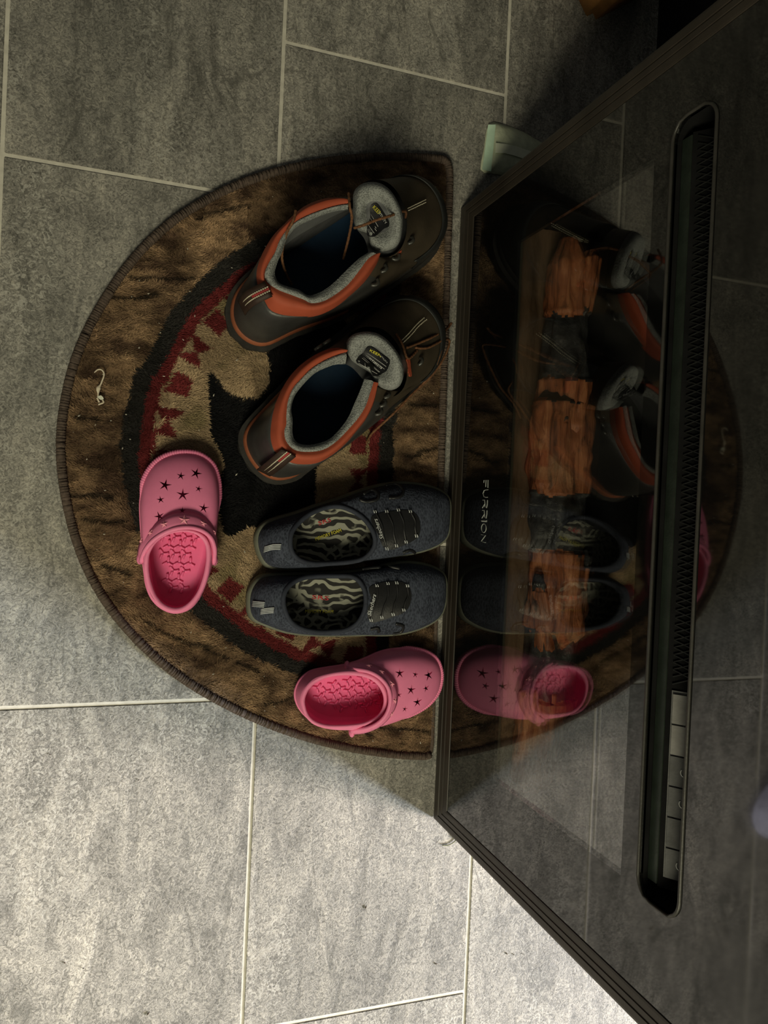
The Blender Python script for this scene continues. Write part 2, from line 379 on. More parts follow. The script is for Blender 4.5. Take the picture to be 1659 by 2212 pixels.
course_len = float(np.linalg.norm(np.diff(np.vstack([course, course[:1]]), axis=0), axis=1).sum())
course_ref = poly_dist(at(447, 677, 0.009)[None, :2], course)[1][0]
def rug_colour(P):
    d, arc, _ = poly_dist(P, rug_loop); x, y = P[:, 0], P[:, 1]
    wob = (fbm(x, y, 55, 3)-0.5)*0.008; dd = d+wob*0.8
    f1 = fbm(x*0.6, y, 60, 11); f2 = fbm(x*0.35, y, 260, 17, 3); f3 = fbm(x, y, 22, 23, 3)
    k = np.clip((f1-0.30)/0.42, 0, 1)[:, None]
    wood = np.array([0.085, 0.052, 0.034])*(1-k)+np.array([0.37, 0.24, 0.14])*k
    wood = wood*(0.35+1.3*f2[:, None])*(0.70+0.6*f3[:, None])
    tan = np.array([0.43, 0.31, 0.19])*(0.66+0.6*f2[:, None])*(0.80+0.4*f1[:, None])
    ol = np.clip((f3-0.56)/0.12, 0, 1)[:, None]*0.55; tan = tan*(1-ol)+np.array([0.17, 0.145, 0.06])*ol
    red = np.array([0.155, 0.026, 0.027])*(0.7+0.6*f2[:, None]); dark = np.array([0.030, 0.028, 0.026])*(0.6+0.8*f2[:, None]); blk = np.array([0.010, 0.010, 0.011])*(0.6+0.8*f2[:, None])
    C = tan.copy()
    per = course_len/round(course_len/0.0865); _, arc, _ = poly_dist(P, course); al = ((arc-course_ref)/per+0.5) % 1.0-0.5
    dia = (np.abs(al)*per < 0.0115) & (np.abs(dd-0.1135) < 0.0115)
    ab = (0.5-np.abs(al))*per
    bow = (ab < 0.0165) & (np.abs(dd-0.1115) < 0.0015+ab*0.80)
    inred = ((dd > 0.083) & (dd < 0.099)) | dia | bow
    C[inred] = red[inred]
    bd, _, bi = poly_dist(P+np.stack([wob, -wob], 1)*0.5, bear); C[bi] = blk[bi]
    m_ = dd < 0.0855; C[m_] = dark[m_]
    m_ = dd < 0.066; C[m_] = wood[m_]
    for cp in cracks_px:
        L = np.array([at(a, b, 0.009)[:2] for a, b in cp]); D = np.full(len(P), 9.0)
        for a, b in zip(L[:-1], L[1:]):
            t = np.clip(((P-a)@(b-a))/((b-a)@(b-a)), 0, 1); D = np.minimum(D, np.linalg.norm(P-(a+t[:, None]*(b-a)), axis=1))
        q = np.clip(1.25-D/(0.0032*(0.3+1.3*fbm(x, y, 130, 5, 2))), 0, 1)[:, None]*0.9; q[(d > 0.075)] = 0
        C = C*(1-q)+np.array([0.014, 0.012, 0.010])*q
    return np.clip(C, 0.004, 1)
def set_colour(me, C):
    a = me.color_attributes.new('Col', 'FLOAT_COLOR', 'POINT'); a.data.foreach_set('color', np.c_[C, np.ones(len(C))].astype(np.float32).ravel())
n_ = len(rug_loop)
base = MB().add(*rings_mesh([setz(rug_loop, 0.0005), setz(rug_loop, ZR-0.0005)], cap_first=True, cap_last=True))
rug_base = rug.part('backing', base.V, base.F, mat('rug_backing', (0.05, 0.036, 0.026), 0.95, 0.1, 0.3, 200), smooth=False)
# plush pile: one blade for every tuft
x0, y0 = rug_loop[:, :2].min(0); x1, y1 = rug_loop[:, :2].max(0); sp = 0.00122
gx, gy = np.meshgrid(np.arange(x0, x1, sp), np.arange(y0, y1, sp)); PP = np.c_[gx.ravel(), gy.ravel()]; PP += rng.uniform(-sp, sp, PP.shape)*0.6
dd, _, ins = poly_dist(PP, rug_loop); PP = PP[ins & (dd > 0.0015)]
CC = rug_colour(PP)
nb = len(PP); ang = np.pi*(fbm(PP[:, 0], PP[:, 1], 28, 31, 3)-0.5)*1.5+rng.normal(0, 0.45, nb)+np.where(fbm(PP[:, 0], PP[:, 1], 9, 47, 2) > 0.5, math.pi, 0)
ln = rng.uniform(0.0035, 0.0062, nb); ht = rng.uniform(0.0020, 0.0036, nb); wd = rng.uniform(0.0005, 0.00085, nb)
ux, uy = np.cos(ang), np.sin(ang); zb = np.full(nb, ZR-0.0006)
B1_ = np.stack([PP[:, 0]-uy*wd, PP[:, 1]+ux*wd, zb], 1); B2_ = np.stack([PP[:, 0]+uy*wd, PP[:, 1]-ux*wd, zb], 1); Tp = np.stack([PP[:, 0]+ux*ln, PP[:, 1]+uy*ln, zb+ht], 1)
VV = np.stack([B1_, B2_, Tp], 1).reshape(-1, 3)-rug.loc
me = bpy.data.meshes.new('pile'); me.vertices.add(nb*3); me.vertices.foreach_set('co', VV.ravel().astype(np.float32))
me.loops.add(nb*3); me.loops.foreach_set('vertex_index', np.arange(nb*3, dtype=np.int32)); me.polygons.add(nb)
me.polygons.foreach_set('loop_start', np.arange(0, nb*3, 3, dtype=np.int32)); me.polygons.foreach_set('loop_total', np.full(nb, 3, np.int32)); me.update()
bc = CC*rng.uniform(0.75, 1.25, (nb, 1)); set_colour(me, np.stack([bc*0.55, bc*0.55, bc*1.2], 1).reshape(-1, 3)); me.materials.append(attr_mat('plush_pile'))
po = bpy.data.objects.new('pile', me); COL.objects.link(po); po.parent = rug.o; po['kind'] = 'stuff'
# woven ground under the pile with the same print
gs = 0.0032; gx, gy = np.meshgrid(np.arange(x0, x1, gs), np.arange(y0, y1, gs)); G = np.c_[gx.ravel(), gy.ravel()]; gd, _, gi = poly_dist(G, rug_loop); ok = gi & (gd > 0.001)
idx = -np.ones(len(G), int); idx[ok] = np.arange(ok.sum()); ny, nx = gx.shape; I = idx.reshape(ny, nx)
q = np.stack([I[:-1, :-1], I[:-1, 1:], I[1:, 1:], I[1:, :-1]], -1).reshape(-1, 4); q = q[(q >= 0).all(1)]
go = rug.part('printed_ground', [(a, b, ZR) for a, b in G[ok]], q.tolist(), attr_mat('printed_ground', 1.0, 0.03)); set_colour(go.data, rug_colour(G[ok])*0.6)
# whipped binding: a cord of many wraps
cl = resample(np.vstack([rug_loop, rug_loop[:1]])[:, :3], 2200); ctr = cl.copy(); ctr[:, 2] = 0.0058
rr = 0.0054*(1+0.035*np.sin(np.arange(2200)*2.0)+rng.normal(0, 0.025, 2200))
rr = np.where(cl[:, 0] > 0.41, 0.0034, rr); ctr[:, 2] = rr+0.0006
bv_, bf_ = tube(ctr[:-1], rr[:-1], 8, closed=True)
rug.part('whipped_binding', bv_, bf_, mat('brown_binding_thread', (0.085, 0.062, 0.050), 0.85, 0.2, 0.35, 300), label='dark brown whipped thread binding round the rug')

# ------------------------------------------------------------------ fireplace
FX, GX = 0.4235, 0.4250
FY0, FY1, FZ = -0.4155, 0.3975, 0.64
FD = 0.70
fire = Thing('electric_fireplace', 'wide black electric fireplace with glass front and orange logs, standing on the tiles', 'fireplace', (FX, -0.009, 0))
blk = mat('black_steel', (0.012, 0.012, 0.013), 0.5, 0.3, 0.2, 30, bstr=0.1)
frm = mat('dark_brown_frame_wood', (0.030, 0.024, 0.019), 0.42, 0.35, 0.3, 20, (1, 0.2, 1), 200, 0.25)
gloss = coated_glass('black_backpainted_glass', (0.004, 0.004, 0.004), 1.75, False)
pane_m = coated_glass('clear_window_glass', (0, 0, 0), 2.4, True, (0.92, 0.92, 0.91))
soot = mat('matt_black_liner', (0.006, 0.006, 0.0065), 0.95, 0.1, 0.3, 40)
fire.part('side_panel', *box(GX+0.004, FD, FY0+0.002, FY0+0.014, 0.0, FZ), blk, smooth=False)
fire.part('side_panel', *box(GX+0.004, FD, FY1-0.014, FY1-0.002, 0.0, FZ), blk, smooth=False)
fire.part('back_panel', *box(FD-0.01, FD, FY0+0.014, FY1-0.014, 0.0, FZ), blk, smooth=False)
fire.part('top_panel', *box(GX, FD, FY0, FY1, FZ, FZ+0.016, 0.002), blk, smooth=False)
fire.part('bottom_panel', *box(GX+0.004, FD-0.01, FY0+0.014, FY1-0.014, 0.01, 0.02), blk, smooth=False)
# moulded frame rails with grooves, mitred at the corners
def rail(name, a, b, inward, wdt, m0=1, m1=1):
    prof = [(0, 0.0055), (0.0, 0.0), (0.10, -0.0012), (0.34, -0.0012), (0.36, 0.0006), (0.40, 0.0006), (0.42, -0.0010), (0.62, -0.0008), (0.64, 0.0008), (0.67, 0.0008), (0.69, -0.0005), (0.90, 0.0002), (0.98, 0.0012), (1.0, 0.0060)]
    a, b, inw = map(lambda v: np.array(v, float), (a, b, inward)); t = (b-a)/np.linalg.norm(b-a); V = []
    for base, sgn in ((a, m0), (b, -m1)):
        for s, e in prof: V.append(base+inw*s*wdt+t*sgn*s*wdt+np.array([e, 0, 0]))
    n = len(prof); F = [(k, k+1, n+k+1, n+k) for k in range(n-1)]+[tuple(range(n)), tuple(range(n, 2*n))]
    return fire.part(name, V, F, frm, smooth=False)
WB, WS = 0.040, 0.024
def rail2(name, c0, c1, i0, i1):            # outer corners c, inner corners i
    prof = [(0, 0.0055), (0.0, 0.0), (0.10, -0.0010), (0.34, -0.0010), (0.36, 0.0008), (0.40, 0.0008), (0.42, -0.0008), (0.62, -0.0006), (0.64, 0.0009), (0.67, 0.0009), (0.69, -0.0003), (0.90, 0.0003), (0.98, 0.0010), (1.0, 0.0045)]
    V = []
    for c, i in ((c0, i0), (c1, i1)):
        c = np.array(c, float); i = np.array(i, float)
        for s, e in prof: V.append(c+(i-c)*s+np.array([e*0.6, 0, 0]))
    n = len(prof); F = [(k, k+1, n+k+1, n+k) for k in range(n-1)]+[tuple(range(n)), tuple(range(n, 2*n))]
    fire.part(name, V, F, frm, smooth=False)
oc = [(FX, FY0, 0.001), (FX, FY1, 0.001), (FX, FY1, FZ), (FX, FY0, FZ)]
ic = [(FX, FY0+WS, WB), (FX, FY1-WS, WB), (FX, FY1-WS, FZ-0.03), (FX, FY0+WS, FZ-0.03)]
rail2('bottom_rail', oc[0], oc[1], ic[0], ic[1]); rail2('side_rail', oc[1], oc[2], ic[1], ic[2])
rail2('top_rail', oc[2], oc[3], ic[2], ic[3]); rail2('side_rail', oc[3], oc[0], ic[3], ic[0])
# glass front with the window and the rounded vent slot cut out
WY0, WY1, WZ0, WZ1 = -0.3085, 0.3050, 0.1590, 0.3955
SY0, SY1, SZ0, SZ1, SR = -0.3120, 0.3230, 0.4190, 0.4670, 0.016
def rrect(y0, y1, z0, z1, r, n=6):
    out = []
    for cy, cz, a0 in ((y1-r, z1-r, 0), (y0+r, z1-r, 90), (y0+r, z0+r, 180), (y1-r, z0+r, 270)):
        for k in range(n+1): a = math.radians(a0+90*k/n); out.append((cy+r*math.cos(a), cz+r*math.sin(a)))
    return out
outer = [(FY0+0.006, 0.006), (FY1-0.006, 0.006), (FY1-0.006, FZ-0.004), (FY0+0.006, FZ-0.004)]
hole1 = [(WY0, WZ0), (WY1, WZ0), (WY1, WZ1), (WY0, WZ1)]; hole2 = rrect(SY0, SY1, SZ0, SZ1, SR)
loops = [outer, hole1, hole2]; tri = tessellate_polygon([[Vector((a, b, 0)) for a, b in l] for l in loops])
flat = [p for l in loops for p in l]; nf = len(flat)
V = [(GX, a, b) for a, b in flat]+[(GX+0.004, a, b) for a, b in flat]; F = [t for t in tri]+[tuple(nf+i for i in t[::-1]) for t in tri]; b0 = 0
for l in loops:
    k = len(l); F += [(b0+i, b0+(i+1) % k, nf+b0+(i+1) % k, nf+b0+i) for i in range(k)]; b0 += k
fire.part('black_glass_front', V, F, gloss, smooth=False)
pn = MB().add([(GX, WY0, WZ0), (GX, WY1, WZ0), (GX, WY1, WZ1), (GX, WY0, WZ1)], [(0, 1, 2, 3)])
pn.add([(GX+0.004, WY0, WZ0), (GX+0.004, WY1, WZ0), (GX+0.004, WY1, WZ1), (GX+0.004, WY0, WZ1)], [(0, 1, 2, 3)])
fire.part('window_pane', pn.V, pn.F, pane_m, smooth=False, label='clear glass window over the logs')
# firebox liner (open to the window)
bx0, bx1, bz0, bz1 = GX+0.006, 0.565, 0.132, 0.402
by0, by1 = WY0-0.03, WY1+0.03
V = [(x, y, z) for x in (bx0, bx1) for y in (by0, by1) for z in (bz0, bz1)]
fire.part('firebox', V, [(0, 4, 6, 2), (1, 3, 7, 5), (0, 1, 5, 4), (2, 6, 7, 3), (4, 5, 7, 6)], soot, smooth=False)
fire.part('window_trim', *box(GX+0.0042, GX+0.0062, WY0, WY1, WZ0-0.004, WZ0+0.0015), mat('bronze_trim', (0.05, 0.045, 0.03), 0.6, 0.3, 0.1), smooth=False, label='thin bronze line along the window bottom')
# ember bed: a rough ledge
V = []; nx_, ny_ = 14, 110
for i in range(nx_):
    for j in range(ny_):
        x = bx0+0.001+(0.062)*i/(nx_-1); y = by0+0.004+(by1-by0-0.008)*j/(ny_-1)
        V.append((x, y, 0.1385+0.012*float(fbm(np.array([x]), np.array([y*0.3]), 60, 71)[0])))
fire.part('ember_bed', V, grid_faces(nx_, ny_, False), mat('brown_ember_bed', (0.15, 0.092, 0.055), 0.7, 0.3, 0.6, 35, (1, 0.25, 1), 150, 0.8, 0.002))
LM = [wood_log_mat(False), wood_log_mat(True)]
def log(y0, y1, xc, zc, r0, r1, spans, seed, bend=0.0, slant=0.0):
    ny2, nc = 96, 40; V = []; fm = []
    for j in range(ny2):
        t = j/(ny2-1); y = y0+(y1-y0)*t
        fat = r0+(r1-r0)*t; cx = xc+slant*(t-0.5)+bend*math.sin(t*math.pi); cz = zc+bend*0.6*math.sin(t*3)
        endf = min(1, 0.45+4.5*min(t, 1-t))
        for k in range(nc):
            th = 2*math.pi*k/nc
            sq = 1+0.08*math.cos(3*th+seed)+0.05*math.cos(5*th+2*seed)
            rg = float(fbm(np.array([th*1.2+seed*7]), np.array([y*9]), 2.2, seed, 3)[0]); fine = float(fbm(np.array([th*4+seed]), np.array([y*22]), 1.4, seed+9, 3)[0])
            inb = any(a <= y <= b for a, b in spans)
            rad = fat*endf*sq*(0.64+0.56*rg+0.30*(fine-0.5))*(0.90 if inb else 1.0)
            V.append((cx+rad*math.cos(th), y, cz+rad*math.sin(th)))
    F = grid_faces(ny2, nc)
    for f in F:
        y = sum(V[i][1] for i in f)/4; th = (f[0] % nc)
        wob = 0.018*(float(fbm(np.array([th*0.35]), np.array([seed*3.0+y*4]), 1.0, seed+5, 3)[0])-0.5)
        fm.append(1 if any(a <= y+wob <= b for a, b in spans) else 0)
    F += [tuple(range(nc)), tuple((ny2-1)*nc+k for k in range(nc))]; fm += [0, 0]
    return fire.part('log', V, F, None, mats=LM, fm=fm)
log(0.070, 0.315, 0.486, 0.170, 0.032, 0.024, [(0.150, 0.225)], 3)
log(-0.055, 0.150, 0.482, 0.170, 0.034, 0.036, [(-0.06, 0.020), (0.125, 0.16)], 5)
log(-0.155, 0.005, 0.490, 0.174, 0.034, 0.034, [(-0.045, 0.02)], 8)
log(-0.245, -0.085, 0.487, 0.168, 0.030, 0.036, [(-0.215, -0.135)], 12)
log(-0.322, -0.190, 0.476, 0.166, 0.025, 0.030, [(-0.200, -0.17)], 15, 0.0, 0.014)
log(0.020, 0.118, 0.466, 0.184, 0.012, 0.017, [(0.10, 0.13)], 21, 0.002, 0.016)
log(-0.165, -0.070, 0.467, 0.182, 0.016, 0.011, [(-0.09, -0.06)], 24, 0.002, -0.018)
log(0.215, 0.300, 0.500, 0.184, 0.013, 0.015, [(0.20, 0.225)], 27, 0.001, 0.014)
log(-0.120, -0.040, 0.506, 0.186, 0.012, 0.014, [(-0.06, -0.03)], 30, 0.0, 0.012)
# vent slot: liner, mesh grille and the row of controls
SD = 0.034
hl = len(hole2); V = [(GX+0.002, a, b) for a, b in hole2]+[(GX+SD, a, b) for a, b in hole2]
fire.part('vent_liner', V, [(i, (i+1) % hl, hl+(i+1) % hl, hl+i) for i in range(hl)]+[tuple(range(hl, 2*hl))], soot, smooth=False)
lip = [(GX-0.0004, a, b) for a, b in rrect(SY0-0.001, SY1+0.001, SZ0-0.001, SZ1+0.001, SR+0.001)]
fire.part('vent_bezel', *tube(lip, 0.0016, 6, closed=True), mat('dark_bezel', (0.03, 0.028, 0.025), 0.45, 0.4))
fire.part('vent_louvre', *box(GX+0.008, GX+0.011, SY0+0.012, SY1-0.012, SZ0+0.001, SZ0+0.012), mat('green_black_metal', (0.016, 0.022, 0.017), 0.4, 0.4), smooth=False)
# sloping inner face that carries grille and buttons
xa, za, xb, zb_ = GX+0.0115, SZ0+0.016, GX+0.030, SZ0+0.040
nf_ = np.array([-(zb_-za), 0, (xb-xa)]); nf_ /= np.linalg.norm(nf_)
def face_pt(y, t, o=0.0): return np.array([xa+(xb-xa)*t, y, za+(zb_-za)*t])+nf_*o
def slab(y0, y1, t0, t1, h):
    V = [face_pt(y, t, o) for o in (0, h) for y, t in ((y0, t0), (y1, t0), (y1, t1), (y0, t1))]
    return V, [(0, 1, 2, 3), (4, 5, 6, 7), (0, 1, 5, 4), (1, 2, 6, 5), (2, 3, 7, 6), (3, 0, 4, 7)]
fire.part('vent_back', *slab(SY0+0.01, SY1-0.01, -0.15, 1.0, -0.002), soot, smooth=False)
gm = MB(); y = -0.135
while y < 0.30:
    for s in (1, -1):
        a, b = (y, y+0.012) if s > 0 else (y+0.012, y)
        gm.add(*tube([face_pt(a, 0.0, 0.001), face_pt((a+b)/2, 0.5, 0.001), face_pt(b, 1.0, 0.001)], 0.0007, 4))
    y += 0.006
g_ = fire.part('mesh_grille', gm.V, gm.F, mat('grille_wire', (0.007, 0.008, 0.007), 0.5, 0.4), label='fine diamond wire grille in the slot')
ctl = fire.part('control_strip', *slab(-0.292, -0.140, 0.0, 1.0, 0.0015), mat('control_grey', (0.10, 0.10, 0.10), 0.5, 0.4), smooth=False, label='strip of grey push buttons in the slot')
bm_l = mat('pale_key', (0.17, 0.165, 0.16), 0.5, 0.3); bm_d = mat('grey_key', (0.075, 0.075, 0.077), 0.5, 0.3)
for k in range(6):
    yb_ = -0.142-k*0.0250
    b_ = fire.part('button', *slab(yb_-0.0242, yb_-0.0006, 0.05, 1.0, 0.0035), bm_l if k < 2 else bm_d, under=ctl, smooth=False)
    if k in (2, 3, 5):
        c0 = face_pt(yb_-0.012, 0.45, 0.0038); ex, ez = np.array([0, 1.0, 0]), np.array([xb-xa, 0, zb_-za])/math.hypot(xb-xa, zb_-za)
        arc_ = [c0+0.0035*(ex*math.cos(a)+ez*math.sin(a)) for a in np.linspace(0.9, 5.4, 14)]
        fire.part('button_symbol', *tube(arc_, 0.0005, 4), mat('white_print', (0.55, 0.55, 0.54), 0.6, 0.2, 0.05), under=ctl)
# brand lettering, thin pale strokes
def strokes():
    b = MB(); p0 = atx(1050, 1037, GX); p1 = atx(1044.5, 1172, GX); L = abs(p1[1]-p0[1]); H = 0.0126; z0 = (p0[2]+p1[2])/2-H/2; yS = p0[1]
    def ln(pts, r=0.00048):
        P = [np.array([GX-0.0003, yS-a*L, z0+c*H]) for a, c in pts]
        b.add(*tube(resample(np.array(P), max(2, len(P))), r, 4))
    u = 1/7.5
    ln([(0.0, 0.93), (0.125, 0.97)]); ln([(0.0, 0.52), (0.11, 0.50)]); ln([(0.0, 0.1), (0.042, 0.06)])
    x = 0.155; ln([(x, 1), (x, 0.35), (x+0.02, 0.08), (x+0.06, 0.0), (x+0.10, 0.08), (x+0.12, 0.35), (x+0.12, 1)])
    for x in (0.32, 0.485):
        ln([(x, 0), (x, 0.5), (x+0.10, 0.5), (x+0.128, 0.62), (x+0.128, 0.85), (x+0.10, 1), (x, 1)]); ln([(x+0.06, 0.5), (x+0.128, 0.0)])
    x = 0.655; ln([(x, 0), (x, 1)], 0.0011)
    x = 0.70; ln([(x+0.07+0.07*math.cos(t), 0.5+0.5*math.sin(t)) for t in np.linspace(0, 2*math.pi, 20)])
    x = 0.875; ln([(x, 0), (x, 1), (x+0.12, 0), (x+0.12, 1)])
    return b
st = strokes(); fire.part('brand_lettering', st.V, st.F, mat('silver_lettering', (0.34, 0.36, 0.35), 0.4, 0.4, 0.05), smooth=False, label='silver FURRION lettering')

# ------------------------------------------------------------------ wall beyond the fireplace, things at the edge
wl = link_mesh('wall_right', *box(0.722, 0.80, -0.30, 2.3, 0, 2.4), mat('near_black_panel', (0.012, 0.012, 0.014), 0.6, 0.3), smooth=False); wl['kind'] = 'structure'

# ------------------------------------------------------------------ shoes: shared pieces
def px_loop(pts, z):
    return np.array([at(x, y, z if np.isscalar(z) else z[i]) for i, (x, y) in enumerate(pts)])
def clampx(P, xm=0.4195): Q = np.array(P); Q[:, 0] = np.where(Q[:, 0] > xm-0.01, xm-0.01*np.exp(-(Q[:, 0]-xm+0.01)/0.01), Q[:, 0]); return Q
ZS = 0.0098                                  # soles stand on the pile

# ------------------------------------------------------------------ clogs
pink = mat('pink_foam', (0.84, 0.225, 0.41), 0.55, 0.35, 0.06, 40, (1, 1, 1), 700, 0.12, 0.0004)
pink_in = mat('pink_foam_inside', (0.83, 0.145, 0.34), 0.5, 0.4, 0.05, 40, bstr=0.08)
def make_clog(name, label, P, outline, rim_o, rim_i, strap_f, strap_r, stars, sst, heel, toe, zrim, ang_toe):
    n = 144
    out = split_loop(px_loop(P(outline), 0.022), heel, toe, n)
    zr = np.array([zrim[0]+(zrim[1]-zrim[0])*(0.5-0.5*math.cos(2*math.pi*i/n)) for i in range(n)])
    ax = np.array(toe[:2])-np.array(heel[:2]); ax /= np.linalg.norm(ax)
    def rimloop(pts, dz):
        raw = np.array([at(x, y, zrim[0]) for x, y in pts]); s = raw[:, :2]@ax; s = (s-s.min())/(s.max()-s.min())
        Q = np.array([at(x, y, zrim[0]+(zrim[1]-zrim[0])*t+dz) for (x, y), t in zip(pts, s)]); return split_loop(Q, heel, toe, n)
    ro = rimloop(P(rim_o), 0.0); ri = rimloop(P(rim_i), 0.0005)
    c = Thing(name, label, 'shoe', (out[:, 0].mean(), out[:, 1].mean(), ZS), 'pink star clogs')
    # sole slab with ribbed edge
    rib = 1+0*out[:, :1]
    sole_r = [setz(inset(out, 0.004), ZS), setz(inset(out, 0.0012), ZS+0.003), setz(out, ZS+0.008), setz(out, 0.022), setz(inset(out, 0.004), 0.022), setz(inset(out, 0.008), 0.016)]
    c.part('sole', *rings_mesh(sole_r, cap_first=True, cap_last=True), pink)
    # body: wall at the heel, dome over the toes, with star holes cut through
    lo = setz(inset(out, 0.0008), 0.0215); body = shell(lo, ro, 28)
    V, F = rings_mesh(body); bv = bvh_of(V, F)
    b_o = link_mesh('upper', V, F, pink, None, (0, 0, 0))
    md = b_o.modifiers.new('thick', 'SOLIDIFY'); md.thickness = 0.0028; md.offset = -1
    sm = MB()
    for (sx, sy, sr, rot) in stars:
        (qx, qy), = P([(sx, sy)]); h_, nn = hit(bv, qx, qy, 0); r_ = sr
        pr_ = star_poly(r_*1.12, 0.27, rot); sm.add(*prism([(h_[0]+a, h_[1]+b) for a, b in pr_], h_[2]-0.012, h_[2]+0.012))
    cu = link_mesh('cutter', sm.V, sm.F, pink)
    mb_ = b_o.modifiers.new('holes', 'BOOLEAN'); mb_.operation = 'DIFFERENCE'; mb_.solver = 'EXACT'; mb_.use_self = True; mb_.object = cu
    dg = bpy.context.evaluated_depsgraph_get(); nm = bpy.data.meshes.new_from_object(b_o.evaluated_get(dg))
    bpy.data.objects.remove(cu); bpy.data.objects.remove(b_o)
    if not nm.materials: nm.materials.append(pink)
    nm.set_sharp_from_angle(angle=0.6)
    for v in nm.vertices: v.co = Vector(v.co)-Vector(c.loc)
    o = bpy.data.objects.new('upper', nm); COL.objects.link(o); o.parent = c.o
    md = o.modifiers.new('ws', 'WEIGHTED_NORMAL') if False else None
    # toe bumper rim with small ribs
    k0, k1 = int(n*0.30), int(n*0.70)
    bump_p = [setz(out, 0.022)[i]*1.0 for i in range(k0, k1)]; bump_p = smooth_path(np.array(bump_p)+np.array([0, 0, 0.0035]), 220)
    c_in = out.mean(0); bump_p[:, :2] += (c_in[:2]-bump_p[:, :2])*0.012
    c.part('toe_bumper', *tube(bump_p, 0.0036*(1+0.10*np.sin(np.arange(220)*1.9))*np.clip(np.minimum(np.arange(220), 219-np.arange(220))/26.0, 0.12, 1), 8), pink)
    # rim of the opening
    mid = (ro+ri)/2; hw = float(np.linalg.norm((ro-ri)[:, :2], axis=1).mean())/2
    rim = [ro-[0, 0, 0.001], ro+[0, 0, 0.0012], mid+[0, 0, 0.0022], ri+[0, 0, 0.0010], ri-[0, 0, 0.002]]
    c.part('rim', *rings_mesh(rim), pink)
    # inside wall and footbed
    fb = setz(inset(out, 0.0085), 0.0205); fb2 = setz(inset(out, 0.013), 0.0185)
    c.part('inner_wall', *rings_mesh([ri-[0, 0, 0.002], ri*0.4+fb*0.6+[0, 0, 0.006], fb, fb2]), pink_in)
    c.part('footbed', *rings_mesh([fb2, setz(inset(out, 0.02), 0.0180)], cap_last=True), pink_in)
    # three-armed treads of the footbed
    tb = MB(); side = np.array([-ax[1], ax[0]]); L = np.linalg.norm(np.array(toe[:2])-np.array(heel[:2])); cen = np.array(heel[:2])+ax*0.017
    fbp = inset(out, 0.0175)
    for i in range(-6, 7):
        for j in range(0, 12):
            p = np.array(heel[:2])+ax*(0.020+j*0.0098)+side*((i+0.5*(j % 2))*0.0125); d_, _, in_ = poly_dist(p[None], fbp)
            if not in_[0] or d_[0] < 0.004 or j > 9: continue
            rot = 0.35*(1 if j % 2 else -1)
            for a in range(3):
                th = math.atan2(ax[1], ax[0])+rot+a*2*math.pi/3
                pts = [np.array([p[0]+r*math.cos(th+0.10*r/0.002), p[1]+r*math.sin(th+0.10*r/0.002), 0.0183]) for r in (0, 0.0025, 0.005, 0.0066)]
                tb.add(*tube(np.array(pts)+np.array([0, 0, 0.0004]), 0.0015, 6, flat=0.9))
    t_o = c.part('footbed_tread', tb.V, tb.F, pink_in); t_o['kind'] = 'stuff'
    # heel strap folded forward over the vamp
    m_ = 60
    zf = lambda t: 0.030+(zrim[1]+0.004-0.030)*math.sin(math.pi*min(max(t, 0), 1))**0.7
    zrr = lambda t: 0.036+(zrim[1]+0.012-0.036)*math.sin(math.pi*min(max(t, 0), 1))**0.6
    fpx = smooth_path(P(strap_f), m_); rpx = smooth_path(P(strap_r), m_)
    A = np.array([at(fpx[i][0], fpx[i][1], zf(i/(m_-1))) for i in range(m_)]); B = np.array([at(rpx[i][0], rpx[i][1], zrr(i/(m_-1))) for i in range(m_)])
    rings = [A, A*0.66+B*0.34+[0, 0, 0.0012], A*0.33+B*0.67+[0, 0, 0.001], B]
    sv, sf = rings_mesh(rings, closed=False); sb = bvh_of(sv, sf)
    stp = c.part('heel_strap', sv, sf, pink, solid=0.0030)
    c.part('strap_edge', *tube(B+[0, 0, 0.0008], np.interp(np.linspace(0, 1, m_), [0, 0.06, 0.94, 1], [0.0032, 0.0026, 0.0026, 0.0032]), 8), pink, under=stp)
    for (sx, sy, sr, rot) in sst:
        (qx, qy), = P([(sx, sy)]); h_, nn = hit(sb, qx, qy, 0.0018); xx, yy, nn = frame_at(nn, [math.cos(rot), math.sin(rot), 0.01]); pl = star_poly(sr, 0.42)
        V = [h_+xx*a+yy*b for a, b in pl]+[h_+nn*0.0016]; c.part('raised_star', V, [(k, (k+1) % 10, 10) for k in range(10)], mat('pink_star', (0.90, 0.34, 0.45), 0.5, 0.35, 0.03, bstr=0), under=stp, smooth=False)
    for e in (0, -1):
        p = (A[e]+B[e])/2; V, F = [], []
        b2 = bmesh.new(); bmesh.ops.create_uvsphere(b2, u_segments=12, v_segments=8, radius=0.0068); b2.verts.index_update()
        c.part('rivet', [(p[0]+v.co.x*0.55 if True else 0, p[1]+v.co.y, p[2]+v.co.z*0.9) for v in b2.verts], [[v.index for v in f.verts] for f in b2.faces], pink, under=stp); b2.free()
    return c
PA = lambda pts: crop(pts, 270, 950, 5.528)
PB = lambda pts: crop(pts, 610, 1370, 4.3658)
oA = [(600, 2072), (480, 2048), (370, 1975), (290, 1870), (240, 1730), (222, 1600), (205, 1460), (190, 1200), (176, 1000), (168, 800), (180, 650), (210, 500), (270, 370), (360, 260), (470, 190), (600, 150), (720, 140), (850, 155), (950, 200), (1040, 280), (1090, 380), (1120, 520), (1125, 700), (1115, 850), (1098, 1050), (1085, 1200), (1055, 1430), (1020, 1560), (980, 1700), (920, 1850), (830, 1980), (720, 2048)]
rA = [(600, 2070), (450, 2030), (340, 1930), (270, 1800), (230, 1600), (225, 1480), (245, 1350), (320, 1230), (420, 1150), (560, 1085), (720, 1065), (860, 1090), (960, 1150), (1010, 1240), (1030, 1350), (1020, 1480), (1000, 1600), (950, 1760), (870, 1900), (750, 2020)]
